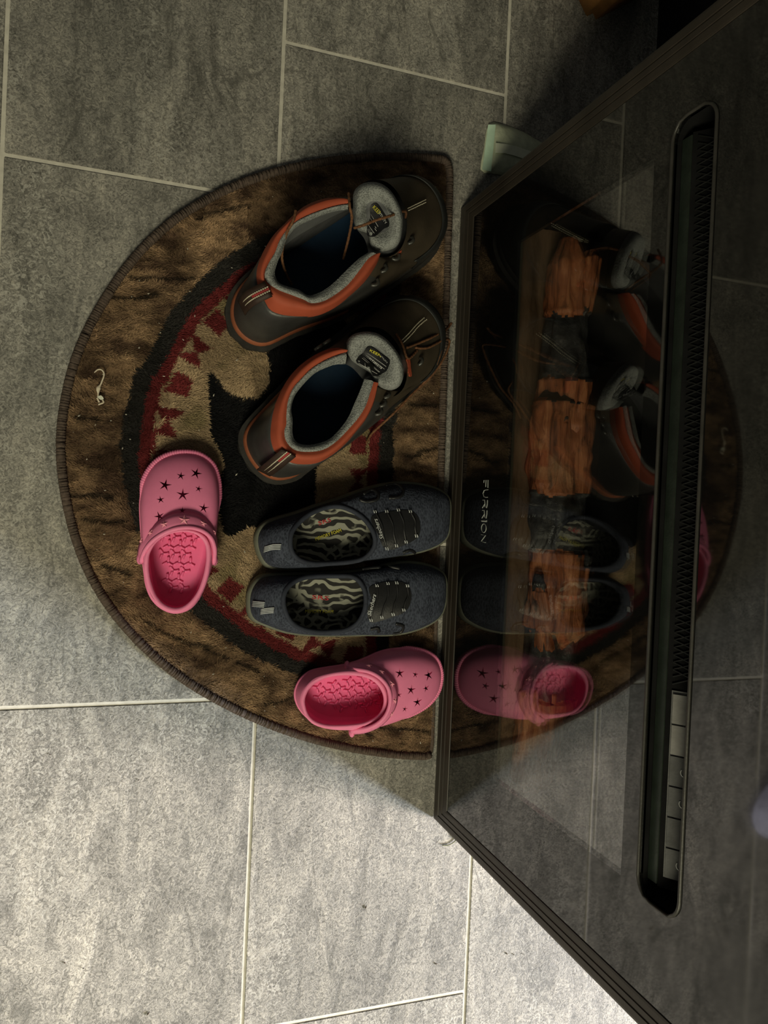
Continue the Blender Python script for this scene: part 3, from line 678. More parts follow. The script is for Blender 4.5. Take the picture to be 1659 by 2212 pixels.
iA = [(590, 2005), (470, 1960), (380, 1865), (325, 1740), (290, 1600), (282, 1450), (300, 1350), (360, 1245), (455, 1165), (580, 1115), (720, 1100), (835, 1125), (915, 1185), (960, 1265), (972, 1380), (962, 1500), (932, 1640), (875, 1795), (795, 1910), (700, 1985)]
sfA = [(160, 1380), (185, 1240), (290, 1110), (400, 990), (540, 905), (700, 878), (860, 900), (980, 975), (1060, 1080), (1090, 1220), (1085, 1400)]
srA = [(195, 1455), (235, 1330), (325, 1212), (450, 1122), (600, 1062), (750, 1045), (880, 1068), (980, 1122), (1045, 1205), (1072, 1330), (1060, 1470)]
starsA = [(480, 540, .0066, .1), (668, 430, .0046, .2), (850, 400, .0064, .0), (690, 655, .0068, .3), (880, 585, .0040, .1), (425, 715, .0042, .5), (940, 815, .0056, .2), (410, 915, .0054, .7), (685, 845, .0040, .3)]
sstA = [(475, 1015, .0046, .4), (705, 965, .0066, 1.5), (925, 1005, .0046, 2.5), (320, 1115, .0042, .7), (1050, 1110, .0040, .2), (210, 1210, .0036, .9)]
make_clog('clog', 'pink star clog pointing away on the rug, left of the sneakers', PA, oA, rA, iA, sfA, srA, starsA, sstA, at(381, 1325, .02), at(400, 976, .02), (0.044, 0.056), 1.5)
oB = [(115, 600), (122, 515), (172, 420), (270, 345), (400, 315), (590, 285), (700, 255), (800, 217), (900, 172), (1000, 142), (1130, 128), (1250, 135), (1370, 170), (1450, 230), (1488, 320), (1495, 400), (1478, 500), (1438, 580), (1370, 655), (1280, 715), (1150, 775), (1000, 832), (900, 860), (760, 880), (640, 885), (520, 885), (400, 875), (290, 835), (205, 770), (145, 690)]
rB = [(178, 640), (185, 560), (230, 480), (310, 410), (430, 370), (580, 345), (700, 345), (820, 370), (910, 420), (970, 500), (990, 600), (980, 690), (940, 770), (880, 820), (780, 860), (640, 882), (500, 890), (380, 880), (280, 840), (210, 760)]
iB = [(212, 640), (227, 560), (282, 482), (382, 422), (500, 392), (650, 387), (778, 407), (868, 452), (928, 522), (957, 600), (952, 680), (918, 748), (858, 797), (760, 836), (640, 852), (500, 856), (390, 846), (292, 806), (237, 738)]
sfB = [(615, 285), (720, 268), (830, 282), (930, 330), (1010, 400), (1062, 480), (1080, 560), (1072, 650), (1035, 735), (965, 825), (880, 885), (770, 925), (660, 935)]
srB = [(605, 318), (700, 330), (815, 352), (910, 402), (985, 485), (1015, 580), (1008, 680), (968, 770), (895, 840), (795, 885), (650, 908)]
starsB = [(1108, 368, .0062, .3), (1255, 380, .0042, .1), (1380, 385, .0070, .5), (1215, 525, .0062, .2), (1355, 510, .0048, .6), (1275, 640, .0066, .4), (1155, 705, .0038, .2), (1100, 572, .0036, .3)]
sstB = [(815, 308, .0042, .3), (930, 362, .0042, .2), (1025, 470, .0046, .9), (1052, 625, .0044, 1.4), (1020, 745, .0040, 1.0)]
make_clog('clog', 'pink star clog pointing at the fireplace, nearest the rug end in daylight', PB, oB, rB, iB, sfB, srB, starsB, sstB, at(636, 1508, .02), at(952, 1440, .02), (0.044, 0.058), 0)

# ------------------------------------------------------------------ sneakers
navy = weave('navy_knit', (0.015, 0.018, 0.030), (0.050, 0.058, 0.085), 480, 0.85, 0.9, (1, 0.5, 1), (0.33, 0.60))
navy_s = mat('navy_smooth_knit', (0.026, 0.030, 0.046), 0.8, 0.3, 0.2, 120, bscale=900)
sole_m = mat('grey_olive_rubber', (0.13, 0.135, 0.105), 0.6, 0.35, 0.15, 60)
blkl = mat('black_synthetic', (0.012, 0.012, 0.014), 0.42, 0.45, 0.2, 80)
silver = mat('silver_thread', (0.62, 0.64, 0.66), 0.4, 0.5, 0.1)
def make_sneaker(label, P, outline, opening, heel, toe, panel, lace, ticks_l, ticks_r, txt, tabs, seams, off, foam, redtxt):
    n = 112; out = split_loop(clampx(px_loop(P(outline), 0.026)), heel, toe, n)
    ax = np.array(toe[:2])-np.array(heel[:2]); ax /= np.linalg.norm(ax)
    raw = np.array([at(x, y, 0.055) for x, y in P(opening)]); s = raw[:, :2]@ax; s = (s-s.min())/(s.max()-s.min())
    zo = np.interp(s, [0, 0.15, 0.5, 0.85, 1.0], [0.066, 0.060, 0.053, 0.058, 0.064])
    op = split_loop(np.array([at(x, y, z) for (x, y), z in zip(P(opening), zo)]), heel, toe, n)
    c = Thing('slip_on_sneaker', label, 'shoe', (out[:, 0].mean(), out[:, 1].mean(), ZS), 'navy slip-on sneakers')
    so = setz(out, 0.02); c.part('sole', *rings_mesh([setz(inset(so, 0.005), ZS), setz(inset(so, 0.001), ZS+0.004), setz(so, 0.016), setz(inset(so, 0.0004), 0.027), setz(inset(so, 0.004), 0.029), setz(inset(so, 0.007), 0.024)], cap_first=True, cap_last=True), sole_m, label='grey rubber sole')
    lo = setz(inset(out, 0.0030), 0.026); V, F = rings_mesh(shell(lo, op, 16)); bv = bvh_of(V, F)
    # the upper is a touch thicker than the last; knit relief in real ripples
    c.part('upper', V, F, navy)
    c.part('collar', *tube(op+[0, 0, -0.0005], 0.0030, 8, closed=True), navy_s)
    wall = [op, op*0.5+setz(inset(out, 0.009), 0.026)*0.5+[0, 0, 0.004], setz(inset(out, 0.009), 0.026)]
    c.part('lining', *rings_mesh(wall), mat('black_lining', (0.015, 0.016, 0.02), 0.9, 0.1))
    ins = setz(inset(out, 0.0088), 0.0265); c.part('insole', *rings_mesh([ins, setz(inset(out, 0.016), 0.0262)], cap_last=True), zebra_mat('animal_print_insole', off), smooth=False, label='animal print insole')
    # lettering of the insole
    for (b, a0, a1, hgt, m2) in ((foam[0], foam[1], foam[2], 0.0042, mat('yellow_print', (0.70, 0.62, 0.06), 0.7, 0.2, 0.05)), (redtxt[0], redtxt[1], redtxt[2], 0.0050, mat('red_print', (0.55, 0.06, 0.07), 0.7, 0.2, 0.05))):
        (q0, q1) = P([a0, a1]); p0 = at(q0[0], q0[1], 0.0272); p1 = at(q1[0], q1[1], 0.0272)
        c.part('insole_print', *text_mesh(b, p0, p1-p0, [0, 0, 1], hgt, np.linalg.norm(p1-p0)), m2, smooth=False)
    pv, pf = patch(bv, P(panel), 6, 40, 0.0009, 0.0006); pb = bvh_of(pv, pf); c.part('lace_panel', pv, pf, blkl)
    for a, b in zip(ticks_l, ticks_r):
        mid = ((a[0]+b[0])/2+14, (a[1]+b[1])/2); q = smooth_path(P([a, ((a[0]*2+b[0])/3+16, (a[1]*2+b[1])/3), mid, ((a[0]+b[0]*2)/3+4, (a[1]+b[1]*2)/3), b]), 16)
        lo_ = c.part('elastic_lace', *tube([hit(bv, x, y, 0.0022)[0] for x, y in q], 0.0011, 6), blkl)
        for e in (a, b):
            for k in (-7, 7):
                pp = P([(e[0]+k-5, e[1]-10), (e[0]+k, e[1]), (e[0]+k+1, e[1]+10)]); c.part('bar_tack', *tube([hit(bv, x, y, 0.0028)[0] for x, y in pp], 0.0006, 5), silver, under=lo_)
    q0, q1 = P([txt[0], txt[1]]); h0, n0 = hit(bv, q0[0], q0[1], 0.0030); h1, n1 = hit(bv, q1[0], q1[1], 0.0030)
    c.part('tongue_lettering', *text_mesh('Skechers', h0, h1-h0, (n0+n1)/2, 0.0052, np.linalg.norm(h1-h0), 0.35), silver, smooth=False, label='silver script lettering')
    # tongue edge line in front of the opening
    for sm_ in seams:
        q = smooth_path(P(sm_), 24); c.part('overlay', *tube([hit(bv, x, y, 0.0010)[0] for x, y in q], 0.0020, 6, flat=0.5), blkl)
    for tb in tabs:
        q = smooth_path(P(tb), 12); H = [hit(bv, x, y, 0.0015)[0] for x, y in q]; d = MB()
        for k in (-1.5, -0.5, 0.5, 1.5): d.add(*tube(np.array(H)+np.array([0.0002*k, 0.0018*k, 0]), 0.0008, 5))
        c.part('heel_tab', d.V, d.F, mat('pale_grey_webbing', (0.38, 0.40, 0.42), 0.7, 0.3), label='pale grey heel tab')
    return c
PS = lambda pts: crop(pts, 520, 1000, 3.318)
o1 = [(100, 530), (105, 600), (130, 680), (175, 745), (240, 768), (400, 772), (550, 762), (700, 742), (850, 718), (1000, 695), (1150, 675), (1280, 650), (1400, 610), (1500, 550), (1560, 480), (1582, 400), (1577, 330), (1550, 270), (1490, 220), (1400, 170), (1290, 142), (1180, 130), (1080, 135), (950, 160), (850, 190), (700, 245), (550, 290), (400, 345), (260, 385), (180, 415), (128, 460)]
p1 = [(355, 560), (370, 640), (425, 695), (520, 720), (650, 720), (780, 710), (880, 685), (940, 632), (965, 570), (952, 500), (915, 437), (870, 388), (800, 343), (720, 314), (640, 314), (560, 336), (480, 376), (418, 428), (370, 490)]
panel1 = [(930, 400), (1000, 360), (1100, 345), (1200, 340), (1265, 380), (1285, 450), (1275, 520), (1220, 565), (1150, 595), (1080, 620), (1020, 600), (985, 520)]
o2 = [(45, 1000), (50, 1080), (85, 1140), (170, 1172), (280, 1215), (400, 1237), (560, 1247), (750, 1247), (900, 1242), (1050, 1245), (1200, 1225), (1330, 1180), (1440, 1110), (1510, 1020), (1534, 930), (1520, 850), (1480, 790), (1400, 740), (1300, 712), (1180, 700), (1080, 712), (950, 745), (800, 765), (600, 778), (400, 782), (220, 790), (130, 812), (75, 870), (48, 935)]
p2 = [(306, 970), (316, 1050), (356, 1132), (428, 1183), (540, 1210), (660, 1210), (762, 1195), (842, 1143), (888, 1060), (898, 970), (882, 898), (840, 838), (780, 812), (680, 811), (560, 811), (458, 822), (377, 857), (326, 908)]
panel2 = [(915, 900), (980, 865), (1070, 850), (1160, 855), (1210, 900), (1222, 960), (1205, 1030), (1160, 1075), (1080, 1105), (1000, 1130), (930, 1140), (905, 1060), (935, 980)]
make_sneaker('navy knit slip-on sneaker beside the boots, the upper one of the pair', PS, o1, p1, at(553, 1165, .02), at(998, 1108, .03), panel1, None,
    [(960, 352), (1042, 350), (1125, 340), (1210, 350)], [(1042, 608), (1110, 588), (1178, 562), (1252, 520)], [(1022, 540), (972, 400)],
    [[(175, 618), (230, 602), (290, 600)]], [[(880, 230), (940, 200), (985, 225), (975, 265), (900, 280), (850, 265)], [(1040, 170), (1120, 160), (1165, 200), (1140, 245), (1060, 255)], [(1160, 640), (1210, 622), (1250, 640)]], 0.0, ('MEMORY FOAM', (540, 558), (722, 492)), ('SRS', (560, 448), (650, 420)))
make_sneaker('navy knit slip-on sneaker beside the pink clog, the lower one of the pair', PS, o2, p2, at(535, 1303, .02), at(983, 1284, .03), panel2, None,
    [(972, 880), (1050, 865), (1112, 860), (1188, 880)], [(930, 1120), (1006, 1100), (1086, 1080), (1162, 1050)], [(928, 1092), (966, 942)],
    [[(92, 1008), (140, 1012), (175, 1015)], [(150, 1062), (200, 1055), (240, 1052)]], [[(870, 765), (960, 752), (1060, 750), (1140, 762)], [(930, 1190), (980, 1180), (990, 1210)], [(1110, 1150), (1160, 1165), (1150, 1205), (1090, 1220)]], 0.33, ('MEMORY FOAM', (462, 1075), (662, 1078)), ('SRS', (510, 975), (630, 985)))

# ------------------------------------------------------------------ work boots
leather = mat('dark_brown_leather', (0.052, 0.040, 0.027), 0.5, 0.4, 0.35, 25, bscale=260, bstr=0.35)
leather2 = mat('grey_black_leather', (0.040, 0.039, 0.038), 0.42, 0.45, 0.3, 22, bscale=300, bstr=0.3)
orange = mat('rust_orange_padding', (0.35, 0.068, 0.032), 0.7, 0.3, 0.08, 60, bscale=1200, bstr=0.15)
rubber = mat('black_lug_rubber', (0.022, 0.020, 0.018), 0.7, 0.3, 0.4, 60)
rust = mat('rust_midsole', (0.24, 0.075, 0.035), 0.6, 0.3, 0.25, 40)
greym = weave('grey_air_mesh', (0.11, 0.115, 0.115), (0.25, 0.26, 0.255), 600, 0.75, 1.0, (1, 1, 1), (0.30, 0.55))
greyp = mat('grey_padded_fabric', (0.135, 0.138, 0.145), 0.75, 0.3, 0.12, 80, bscale=900, bstr=0.2)
darkin = mat('dark_boot_lining', (0.075, 0.075, 0.08), 0.85, 0.15, 0.2, 60)
bluein = mat('blue_insole', (0.010, 0.030, 0.066), 0.6, 0.3, 0.2, 30)
lacem = mat('brown_round_lace', (0.135, 0.062, 0.030), 0.75, 0.2, 0.5, 500, bscale=1500, bstr=0.4)
metal = mat('gunmetal_hook', (0.035, 0.034, 0.03), 0.35, 0.5, 0.2)
cream = mat('cream_thread', (0.62, 0.57, 0.44), 0.6, 0.3, 0.1)
def make_boot(label, P, outline, col_o, lin_o, lin_i, throat, tongue, inner_front, lab, heel, toe, zc, stitch, tab, hooks, laces, title, gus=None):
    n = 112; out = split_loop(clampx(px_loop(P(outline), 0.026), 0.4165), heel, toe, n)
    c = Thing('work_boot', label, 'boot', (out[:, 0].mean(), out[:, 1].mean(), ZS), 'brown work boots')
    ax = np.array(toe[:2])-np.array(heel[:2]); ax /= np.linalg.norm(ax)
    # lugged sole: the rim is notched
    lug = np.array([0.0016 if (i//2) % 2 else 0 for i in range(n)])[:, None]
    nr = np.stack([-(np.roll(out, -1, 0)-np.roll(out, 1, 0))[:, 1], (np.roll(out, -1, 0)-np.roll(out, 1, 0))[:, 0], 0*out[:, 0]], 1); nr /= np.linalg.norm(nr, axis=1)[:, None]
    c.part('lug_sole', *rings_mesh([setz(inset(out, 0.004), ZS), setz(out+nr*lug, ZS+0.004), setz(out+nr*lug, 0.022), setz(out, 0.025), setz(inset(out, 0.0065), 0.0258)], cap_first=True, cap_last=True), rubber, smooth=False)
    mv, mf = rings_mesh([setz(inset(out, 0.0055), 0.0240), setz(inset(out, 0.0045), 0.0290), setz(inset(out, 0.0060), 0.0345), setz(inset(out, 0.0090), 0.0360)])
    c.part('midsole', mv, mf, None, mats=[rust, rubber], fm=[0 if min(f[0] % n, n-f[0] % n) < n*0.22 else 1 for f in mf], label='midsole rim, rust-coloured round the heel')
    m_ = 72
    def line(pts, z): return smooth_path(np.array([at(x, y, z) for x, y in P(pts)]), m_)
    zf = lambda t: zc+0.004*np.cos(2*math.pi*t)
    tt = np.linspace(0, 1, m_)
    def line3(pts, dz):
        q = smooth_path(P(pts), m_); return np.array([at(q[i][0], q[i][1], zf(tt[i])+dz) for i in range(m_)])
    Co, Lo, Li = line3(col_o, -0.014), line3(lin_o, 0.0), line3(lin_i, -0.005)
    th = np.array([at(x, y, zc-0.032) for x, y in P(throat)])
    th_loop = split_loop(np.vstack([Co, th]), heel, toe, n)
    lo = setz(inset(out, 0.0075), 0.034)
    wf = np.clip((((lo[:, :2]-np.array(heel[:2]))@ax)/np.linalg.norm(np.array(toe[:2])-np.array(heel[:2]))-0.55)/0.25, 0, 1)
    table = ([0, 0.12, 0.25, 0.4, 0.6, 0.8, 1.0], [0, 0.01, 0.05, 0.17, 0.45, 0.74, 1.0], [0, 0.20, 0.36, 0.47, 0.62, 0.80, 1.0])
    rings = shell(lo, th_loop, 20, table, wf); V, F = rings_mesh(rings); bv = bvh_of(V, F)
    fm = [0]*len(F)
    for fi, f in enumerate(F):
        k = f[0] % n
        if wf[k] < 0.05: fm[fi] = 1
    c.part('upper', V, F, None, mats=[leather, leather2], fm=fm)
    # toe cap overlay and heel counter
    k0, k1 = int(n*0.36), int(n*0.64); cap = []
    for r in rings[:9]:
        seg = r[k0:k1]; cc = np.array([*(out.mean(0)[:2]), 0.0]); d = seg-cc; d[:, 2] = 0; d /= np.linalg.norm(d, axis=1)[:, None]; cap.append(seg+d*0.0012+np.array([0, 0, 0.0013]))
    c.part('toe_cap', *rings_mesh(cap, closed=False), mat('black_toe_rubber', (0.020, 0.021, 0.021), 0.5, 0.4, 0.2, 40), solid=0.0012, label='black rubber toe cap')
    # padded collar
    mid = (Co+Lo)/2+[0, 0, 0.007]
    cin = (Co+Lo).mean(0)/2
    c.part('collar', *rings_mesh([Co-[0, 0, 0.004], Co+[0, 0, 0.002], (Co*0.7+Lo*0.3)+[0, 0, 0.008], mid+[0, 0, 0.0035], (Co*0.2+Lo*0.8)+[0, 0, 0.0045], Lo], closed=False), orange, label='rust orange padded collar')
    # grey lining: over the edge and down the inside
    fi = split_loop(np.vstack([Li, [at(x, y, zc-0.020) for x, y in P(inner_front)]]), heel, toe, n)
    c.part('collar_lining', *rings_mesh([Lo-[0, 0, 0.002], Lo+[0, 0, 0.0015], Lo*0.6+Li*0.4+[0, 0, 0.0042], Lo*0.25+Li*0.75+[0, 0, 0.0022], Li], closed=False), greym, label='grey mesh collar lining')
    ins = setz(inset(out, 0.012), 0.036); low = ins*0.75+fi*0.25; low[:, 2] = 0.062
    c.part('ankle_lining', *rings_mesh([fi+[0, 0, 0.0005], fi*0.8+low*0.2, fi*0.45+low*0.55]), greyp, label='grey padded ankle lining')
    c.part('inner_wall', *rings_mesh([fi*0.45+low*0.55, low, ins]), darkin)
    c.part('insole', *rings_mesh([ins, setz(inset(out, 0.02), 0.0355)], cap_last=True), bluein, label='blue insole')
    # tongue: padded horseshoe with a label in its hollow
    tp = smooth_path(P(tongue), 56, True); ce = np.array(P([lab[-1]])[0]); tv = []; zt = zc+0.004
    dd_ = ax; hq = np.array([at(x, y, zt) for x, y in tp]); s = hq[:, :2]@ax; s = (s-s.min())/(s.max()-s.min())
    prof = [(0.97, -0.030), (1.0, -0.012), (1.0, -0.004), (0.95, 0.003), (0.86, 0.0075), (0.74, 0.008), (0.60, 0.005), (0.46, -0.001), (0.3, -0.004), (0.12, -0.005)]
    rr_ = []
    for f, e in prof:
        q = ce+(tp-ce)*f; rr_.append(np.array([at(x, y, zt-0.022+0.034*(0.5+(sv-0.5)*f)+e) for (x, y), sv in zip(q, s)]))
    tvv, tff = rings_mesh(rr_, cap_last=True)
    fmt = [2 if (fi_//56) < 2 else 0 if (fi_//56) < 7 else 1 for fi_ in range(len(tff))]
    tg = c.part('tongue', tvv, tff, None, mats=[greym, greyp, leather], fm=fmt, label='grey padded tongue'); tb_ = bvh_of(tvv, tff)
    lv, lf = patch(tb_, P(lab[:-1]), 4, 32, 0.0016, 0.0, zt)
    lb = c.part('size_label', lv, lf, mat('black_label', (0.010, 0.010, 0.012), 0.5, 0.3, 0.1), under=tg, label='black woven label with yellow and white print')
    lbv = bvh_of(lv, lf); white = mat('white_print', (0.55, 0.55, 0.54), 0.6, 0.2, 0.05); yel = mat('yellow_print', (0.70, 0.62, 0.06), 0.7, 0.2, 0.05)
    for (body, a0, a1, hg, w_) in title:
        q0, q1 = P([a0, a1]); h0, n0 = hit(tb_, q0[0], q0[1], 0.0028, zt); h1, n1 = hit(tb_, q1[0], q1[1], 0.0028, zt)
        if body: c.part('label_print', *text_mesh(body, h0, h1-h0, n0+n1, hg, np.linalg.norm(h1-h0)), yel if w_ else white, under=tg, smooth=False)
        else: c.part('label_print', *tube([h0, (h0+h1)/2, h1], 0.00022, 4), white, under=tg)
    # toe-cap stitching: two rows of cream thread
    for ss in stitch:
        q = smooth_path(P(ss), 30); c.part('stitching', *(lambda d: (d.V, d.F))(dashes([hit(bv, x, y, 0.0030)[0] for x, y in q], 0.0019, 0.0009, 0.00055)), cream)
    if gus: c.part('gusset', *patch(bv, P(gus), 4, 24, 0.0012), orange, label='rust orange gusset beside the tongue')
    # heel pull tab
    (a, b), wv_ = tab; qa, qb = P([a, b]); pa = at(qa[0], qa[1], zc-0.010); pb2 = hit(bv, qb[0], qb[1], 0.002)[0]
    bk = -np.array([ax[0], ax[1], 0])*0.010; path = smooth_path([pa+[0, 0, 0.012], pa*0.66+pb2*0.34+np.array([0, 0, 0.016])+bk, pa*0.3+pb2*0.7+np.array([0, 0, 0.011])+bk*0.9, pb2+bk*0.3], 16); sd = np.cross(pb2-pa, [0, 0, 1.0]); sd /= np.linalg.norm(sd)
    tabo = c.part('pull_tab', *rings_mesh([path+sd*w for w in (-0.0085, -0.004, 0, 0.004, 0.0085)], closed=False), mat('dark_brown_webbing', (0.030, 0.016, 0.011), 0.6, 0.3, 0.3), solid=0.0014)
    c.part('tab_stripe', *rings_mesh([path+sd*w+[0, 0, 0.0012] for w in (-0.0012, 0.0012)], closed=False), mat('red_stripe', (0.28, 0.03, 0.03), 0.6, 0.2), under=tabo)
    for w in (-0.0022, 0.0022): c.part('tab_stitching', *(lambda d: (d.V, d.F))(dashes(path+sd*w+[0, 0, 0.0014], 0.0017, 0.0007, 0.0007)), cream, under=tabo)
    for hx, hy, ang in hooks:
        (q,) = P([(hx, hy)]); h_, nn = hit(bv, q[0], q[1], 0.0015, zc-0.02); xx, yy, nn = frame_at(nn, [math.cos(ang), math.sin(ang), 0.02])
        pts = [h_-xx*0.005, h_-xx*0.003+nn*0.003, h_+nn*0.0042, h_+xx*0.003+nn*0.003, h_+xx*0.005]
        c.part('lace_hook', *tube(smooth_path(pts, 12), 0.0022, 8, flat=0.8), metal)
    for lc in laces:
        bp = []
        for x, y, z in lc:
            q = P([(x, y)])[0]; g = at(q[0], q[1], z); d_ = Vector(ray(*q)).normalized(); l_, n2, _, _ = bv.ray_cast(Vector(CAM), d_)
            if l_ is not None and l_.z > z and z < 0.115 and title and y > 780: g = np.array(l_)-np.array(d_)*0.0022
            bp.append(g)
        c.part('lace', *tube(smooth_path(bp, 14*len(lc)), 0.0015*(1+0.12*np.sin(np.arange(14*len(lc))*1.3)), 7), lacem)
    return c
PC = lambda pts: crop(pts, 460, 360, 3.0164)
oB1 = [(82, 950), (92, 1030), (140, 1115), (215, 1175), (300, 1203), (370, 1195), (440, 1160), (540, 1110), (650, 1070), (770, 1030), (880, 980), (1000, 915), (1120, 830), (1250, 740), (1370, 655), (1455, 565), (1500, 460), (1497, 360), (1465, 250), (1400, 160), (1310, 100), (1210, 85), (1100, 110), (980, 170), (860, 250), (740, 330), (600, 420), (470, 510), (340, 600), (220, 690), (130, 790), (92, 870)]
cB1 = [(1082, 590), (1062, 640), (992, 745), (900, 835), (800, 915), (680, 968), (560, 976), (450, 965), (375, 935), (340, 880), (300, 800), (284, 730), (288, 660), (312, 590), (352, 510), (400, 440), (460, 380), (530, 312), (600, 258), (700, 218), (780, 206), (850, 212), (875, 240)]
lB1 = [(1058, 570), (1010, 602), (950, 682), (880, 768), (800, 832), (720, 877), (640, 890), (590, 866), (500, 832), (420, 800), (350, 750), (338, 690), (368, 620), (404, 560), (430, 490), (468, 430), (528, 370), (600, 328), (700, 288), (800, 258), (872, 246)]
iB1 = [(1010, 560), (960, 592), (900, 645), (830, 715), (760, 780), (690, 822), (620, 838), (560, 802), (500, 784), (430, 756), (402, 700), (418, 630), (450, 560), (474, 490), (510, 430), (560, 385), (630, 352), (710, 318), (800, 290), (878, 282)]
thB1 = [(905, 205), (950, 130), (1030, 85), (1120, 95), (1190, 150), (1240, 240), (1265, 340), (1255, 460), (1215, 545), (1150, 585)]
tgB1 = [(918, 165), (960, 118), (1020, 100), (1090, 108), (1150, 148), (1200, 220), (1236, 320), (1228, 450), (1195, 522), (1120, 552), (1058, 545), (1026, 510), (1010, 440), (940, 408), (916, 330), (912, 245)]
labB1 = [(1022, 262), (1062, 232), (1100, 270), (1158, 378), (1120, 408), (1050, 462), (1005, 425), (1020, 340), (1072, 330)]
inB1 = [(905, 300), (925, 390), (985, 470), (1005, 530)]
stB1 = [[(1238, 287), (1300, 258), (1378, 222)], [(1243, 300), (1305, 272), (1382, 237)]]
lcB1 = [[(885, 170, .150), (892, 260, .158), (905, 340, .150), (885, 460, .120), (850, 600, .085)], [(540, 285, .152), (520, 360, .154), (486, 420, .146), (462, 500, .132), (450, 590, .118), (470, 680, .105), (512, 770, .095)], [(920, 400, .146), (985, 380, .158), (1060, 350, .161), (1150, 322, .162), (1250, 290, .145), (1255, 330, .118)]]
make_boot('brown work boot with rust collar farther from the sneakers, lace hanging into its opening', PC, oB1, cB1, lB1, iB1, thB1, tgB1, inB1, labB1, at(485, 688, .02), at(958, 508, .03), 0.142, stB1, (((350, 815), (215, 912)), 1),
    [(1185, 575, 0.8), (1100, 660, 0.9), (1045, 745, 0.9), (1275, 480, 0.9)], lcB1,
    [('KEEN', (1040, 262), (1092, 322), .0042, True), ('UTILITY', (1085, 300), (1145, 380), .0030, False), (None, (1022, 310), (1080, 400), 0, 0), (None, (1016, 335), (1064, 412), 0, 0), (None, (1012, 360), (1056, 430), 0, 0), (None, (1010, 390), (1040, 440), 0, 0)], [(1205, 535), (1222, 515), (1222, 560), (1210, 590), (1196, 590)])
oB2 = [(165, 1795), (190, 1885), (240, 1965), (310, 2035), (400, 2072), (480, 2066), (560, 2040), (620, 1992), (700, 1935), (790, 1880), (900, 1800), (1010, 1712), (1150, 1600), (1290, 1490), (1390, 1400), (1450, 1310), (1485, 1200), (1490, 1100), (1470, 1010), (1410, 920), (1330, 860), (1240, 835), (1150, 850), (1040, 905), (930, 985), (800, 1090), (680, 1190), (560, 1300), (440, 1420), (320, 1545), (220, 1650), (175, 1720)]
cB2 = [(1068, 1432), (1062, 1450), (1045, 1540), (994, 1645), (932, 1725), (862, 1805), (780, 1875), (680, 1930), (580, 1940), (500, 1925), (440, 1880), (398, 1850), (376, 1770), (378, 1690), (395, 1590), (436, 1485), (486, 1392), (556, 1307), (648, 1236), (740, 1194), (820, 1182), (862, 1200)]
lB2 = [(1046, 1402), (1022, 1475), (992, 1562), (942, 1642), (872, 1722), (802, 1792), (722, 1843), (640, 1858), (552, 1853), (500, 1822), (470, 1772), (466, 1715), (478, 1680), (478, 1620), (488, 1530), (518, 1450), (568, 1390), (638, 1320), (720, 1268), (800, 1233), (866, 1212)]
iB2 = [(985, 1385), (962, 1450), (922, 1542), (882, 1632), (832, 1702), (762, 1772), (682, 1803), (600, 1812), (542, 1792), (518, 1742), (518, 1650), (510, 1580), (530, 1500), (580, 1430), (660, 1350), (740, 1310), (800, 1290), (862, 1288)]
thB2 = [(860, 1165), (890, 1090), (960, 1050), (1050, 1045), (1130, 1075), (1205, 1160), (1255, 1270), (1262, 1380), (1225, 1465), (1150, 1500)]
tgB2 = [(868, 1150), (900, 1102), (960, 1078), (1040, 1078), (1110, 1108), (1180, 1178), (1232, 1270), (1242, 1360), (1216, 1430), (1160, 1457), (1100, 1442), (1050, 1402), (1020, 1345), (940, 1290), (885, 1250), (868, 1200)]
labB2 = [(1010, 1165), (1050, 1175), (1110, 1220), (1160, 1262), (1150, 1310), (1130, 1340), (1060, 1370), (1020, 1312), (935, 1268), (975, 1215), (1055, 1255)]
inB2 = [(905, 1310), (945, 1350), (975, 1385)]
stB2 = [[(1212, 1145), (1265, 1095), (1318, 1035), (1375, 985)], [(1226, 1156), (1278, 1106), (1330, 1047), (1388, 998)]]
lcB2 = [[(1000, 1800, .012), (1035, 1740, .014), (1105, 1675, .030), (1180, 1605, .040), (1280, 1500, .040), (1380, 1400, .042), (1450, 1300, .044), (1490, 1190, .045), (1510, 1080, .046), (1555, 1015, .040), (1530, 1050, .045), (1440, 1105, .060), (1340, 1150, .078), (1262, 1180, .098)],
        [(1320, 1180, .085), (1400, 1180, .070), (1500, 1130, .046), (1540, 1130, .035), (1530, 1190, .034), (1480, 1290, .036), (1400, 1390, .034), (1300, 1480, .034), (1220, 1570, .030)], [(1195, 1090, .108), (1235, 1160, .112), (1270, 1250, .100), (1330, 1200, .085)]]
make_boot('brown work boot with rust collar next to the upper sneaker, white-printed label on its tongue', PC, oB2, cB2, lB2, iB2, thB2, tgB2, inB2, labB2, at(536, 1025, .02), at(955, 715, .03), 0.142, stB2, (((478, 1868), (350, 1975)), 1),
    [(1120, 1490, 0.7), (1095, 1540, 0.7), (1068, 1590, 0.7), (1338, 1270, 1.2), (740, 1145, 0.7), (690, 1178, 0.7)], lcB2,
    [('KEEN', (1022, 1192), (1098, 1240), .0034, True), ('UTILITY', (1100, 1226), (1150, 1280), .0024, False), ('M F2892-18', (1018, 1252), (1106, 1322), .0026, False), (None, (1008, 1205), (1140, 1300), 0, 0), (None, (1000, 1222), (1128, 1318), 0, 0), (None, (975, 1240), (1090, 1345), 0, 0), (None, (962, 1258), (1076, 1352), 0, 0), (None, (955, 1272), (1062, 1358), 0, 0), (None, (985, 1290), (1000, 1302), 0, 0)], [(1246, 1243), (1276, 1249), (1284, 1310), (1290, 1366), (1265, 1360), (1252, 1300)])

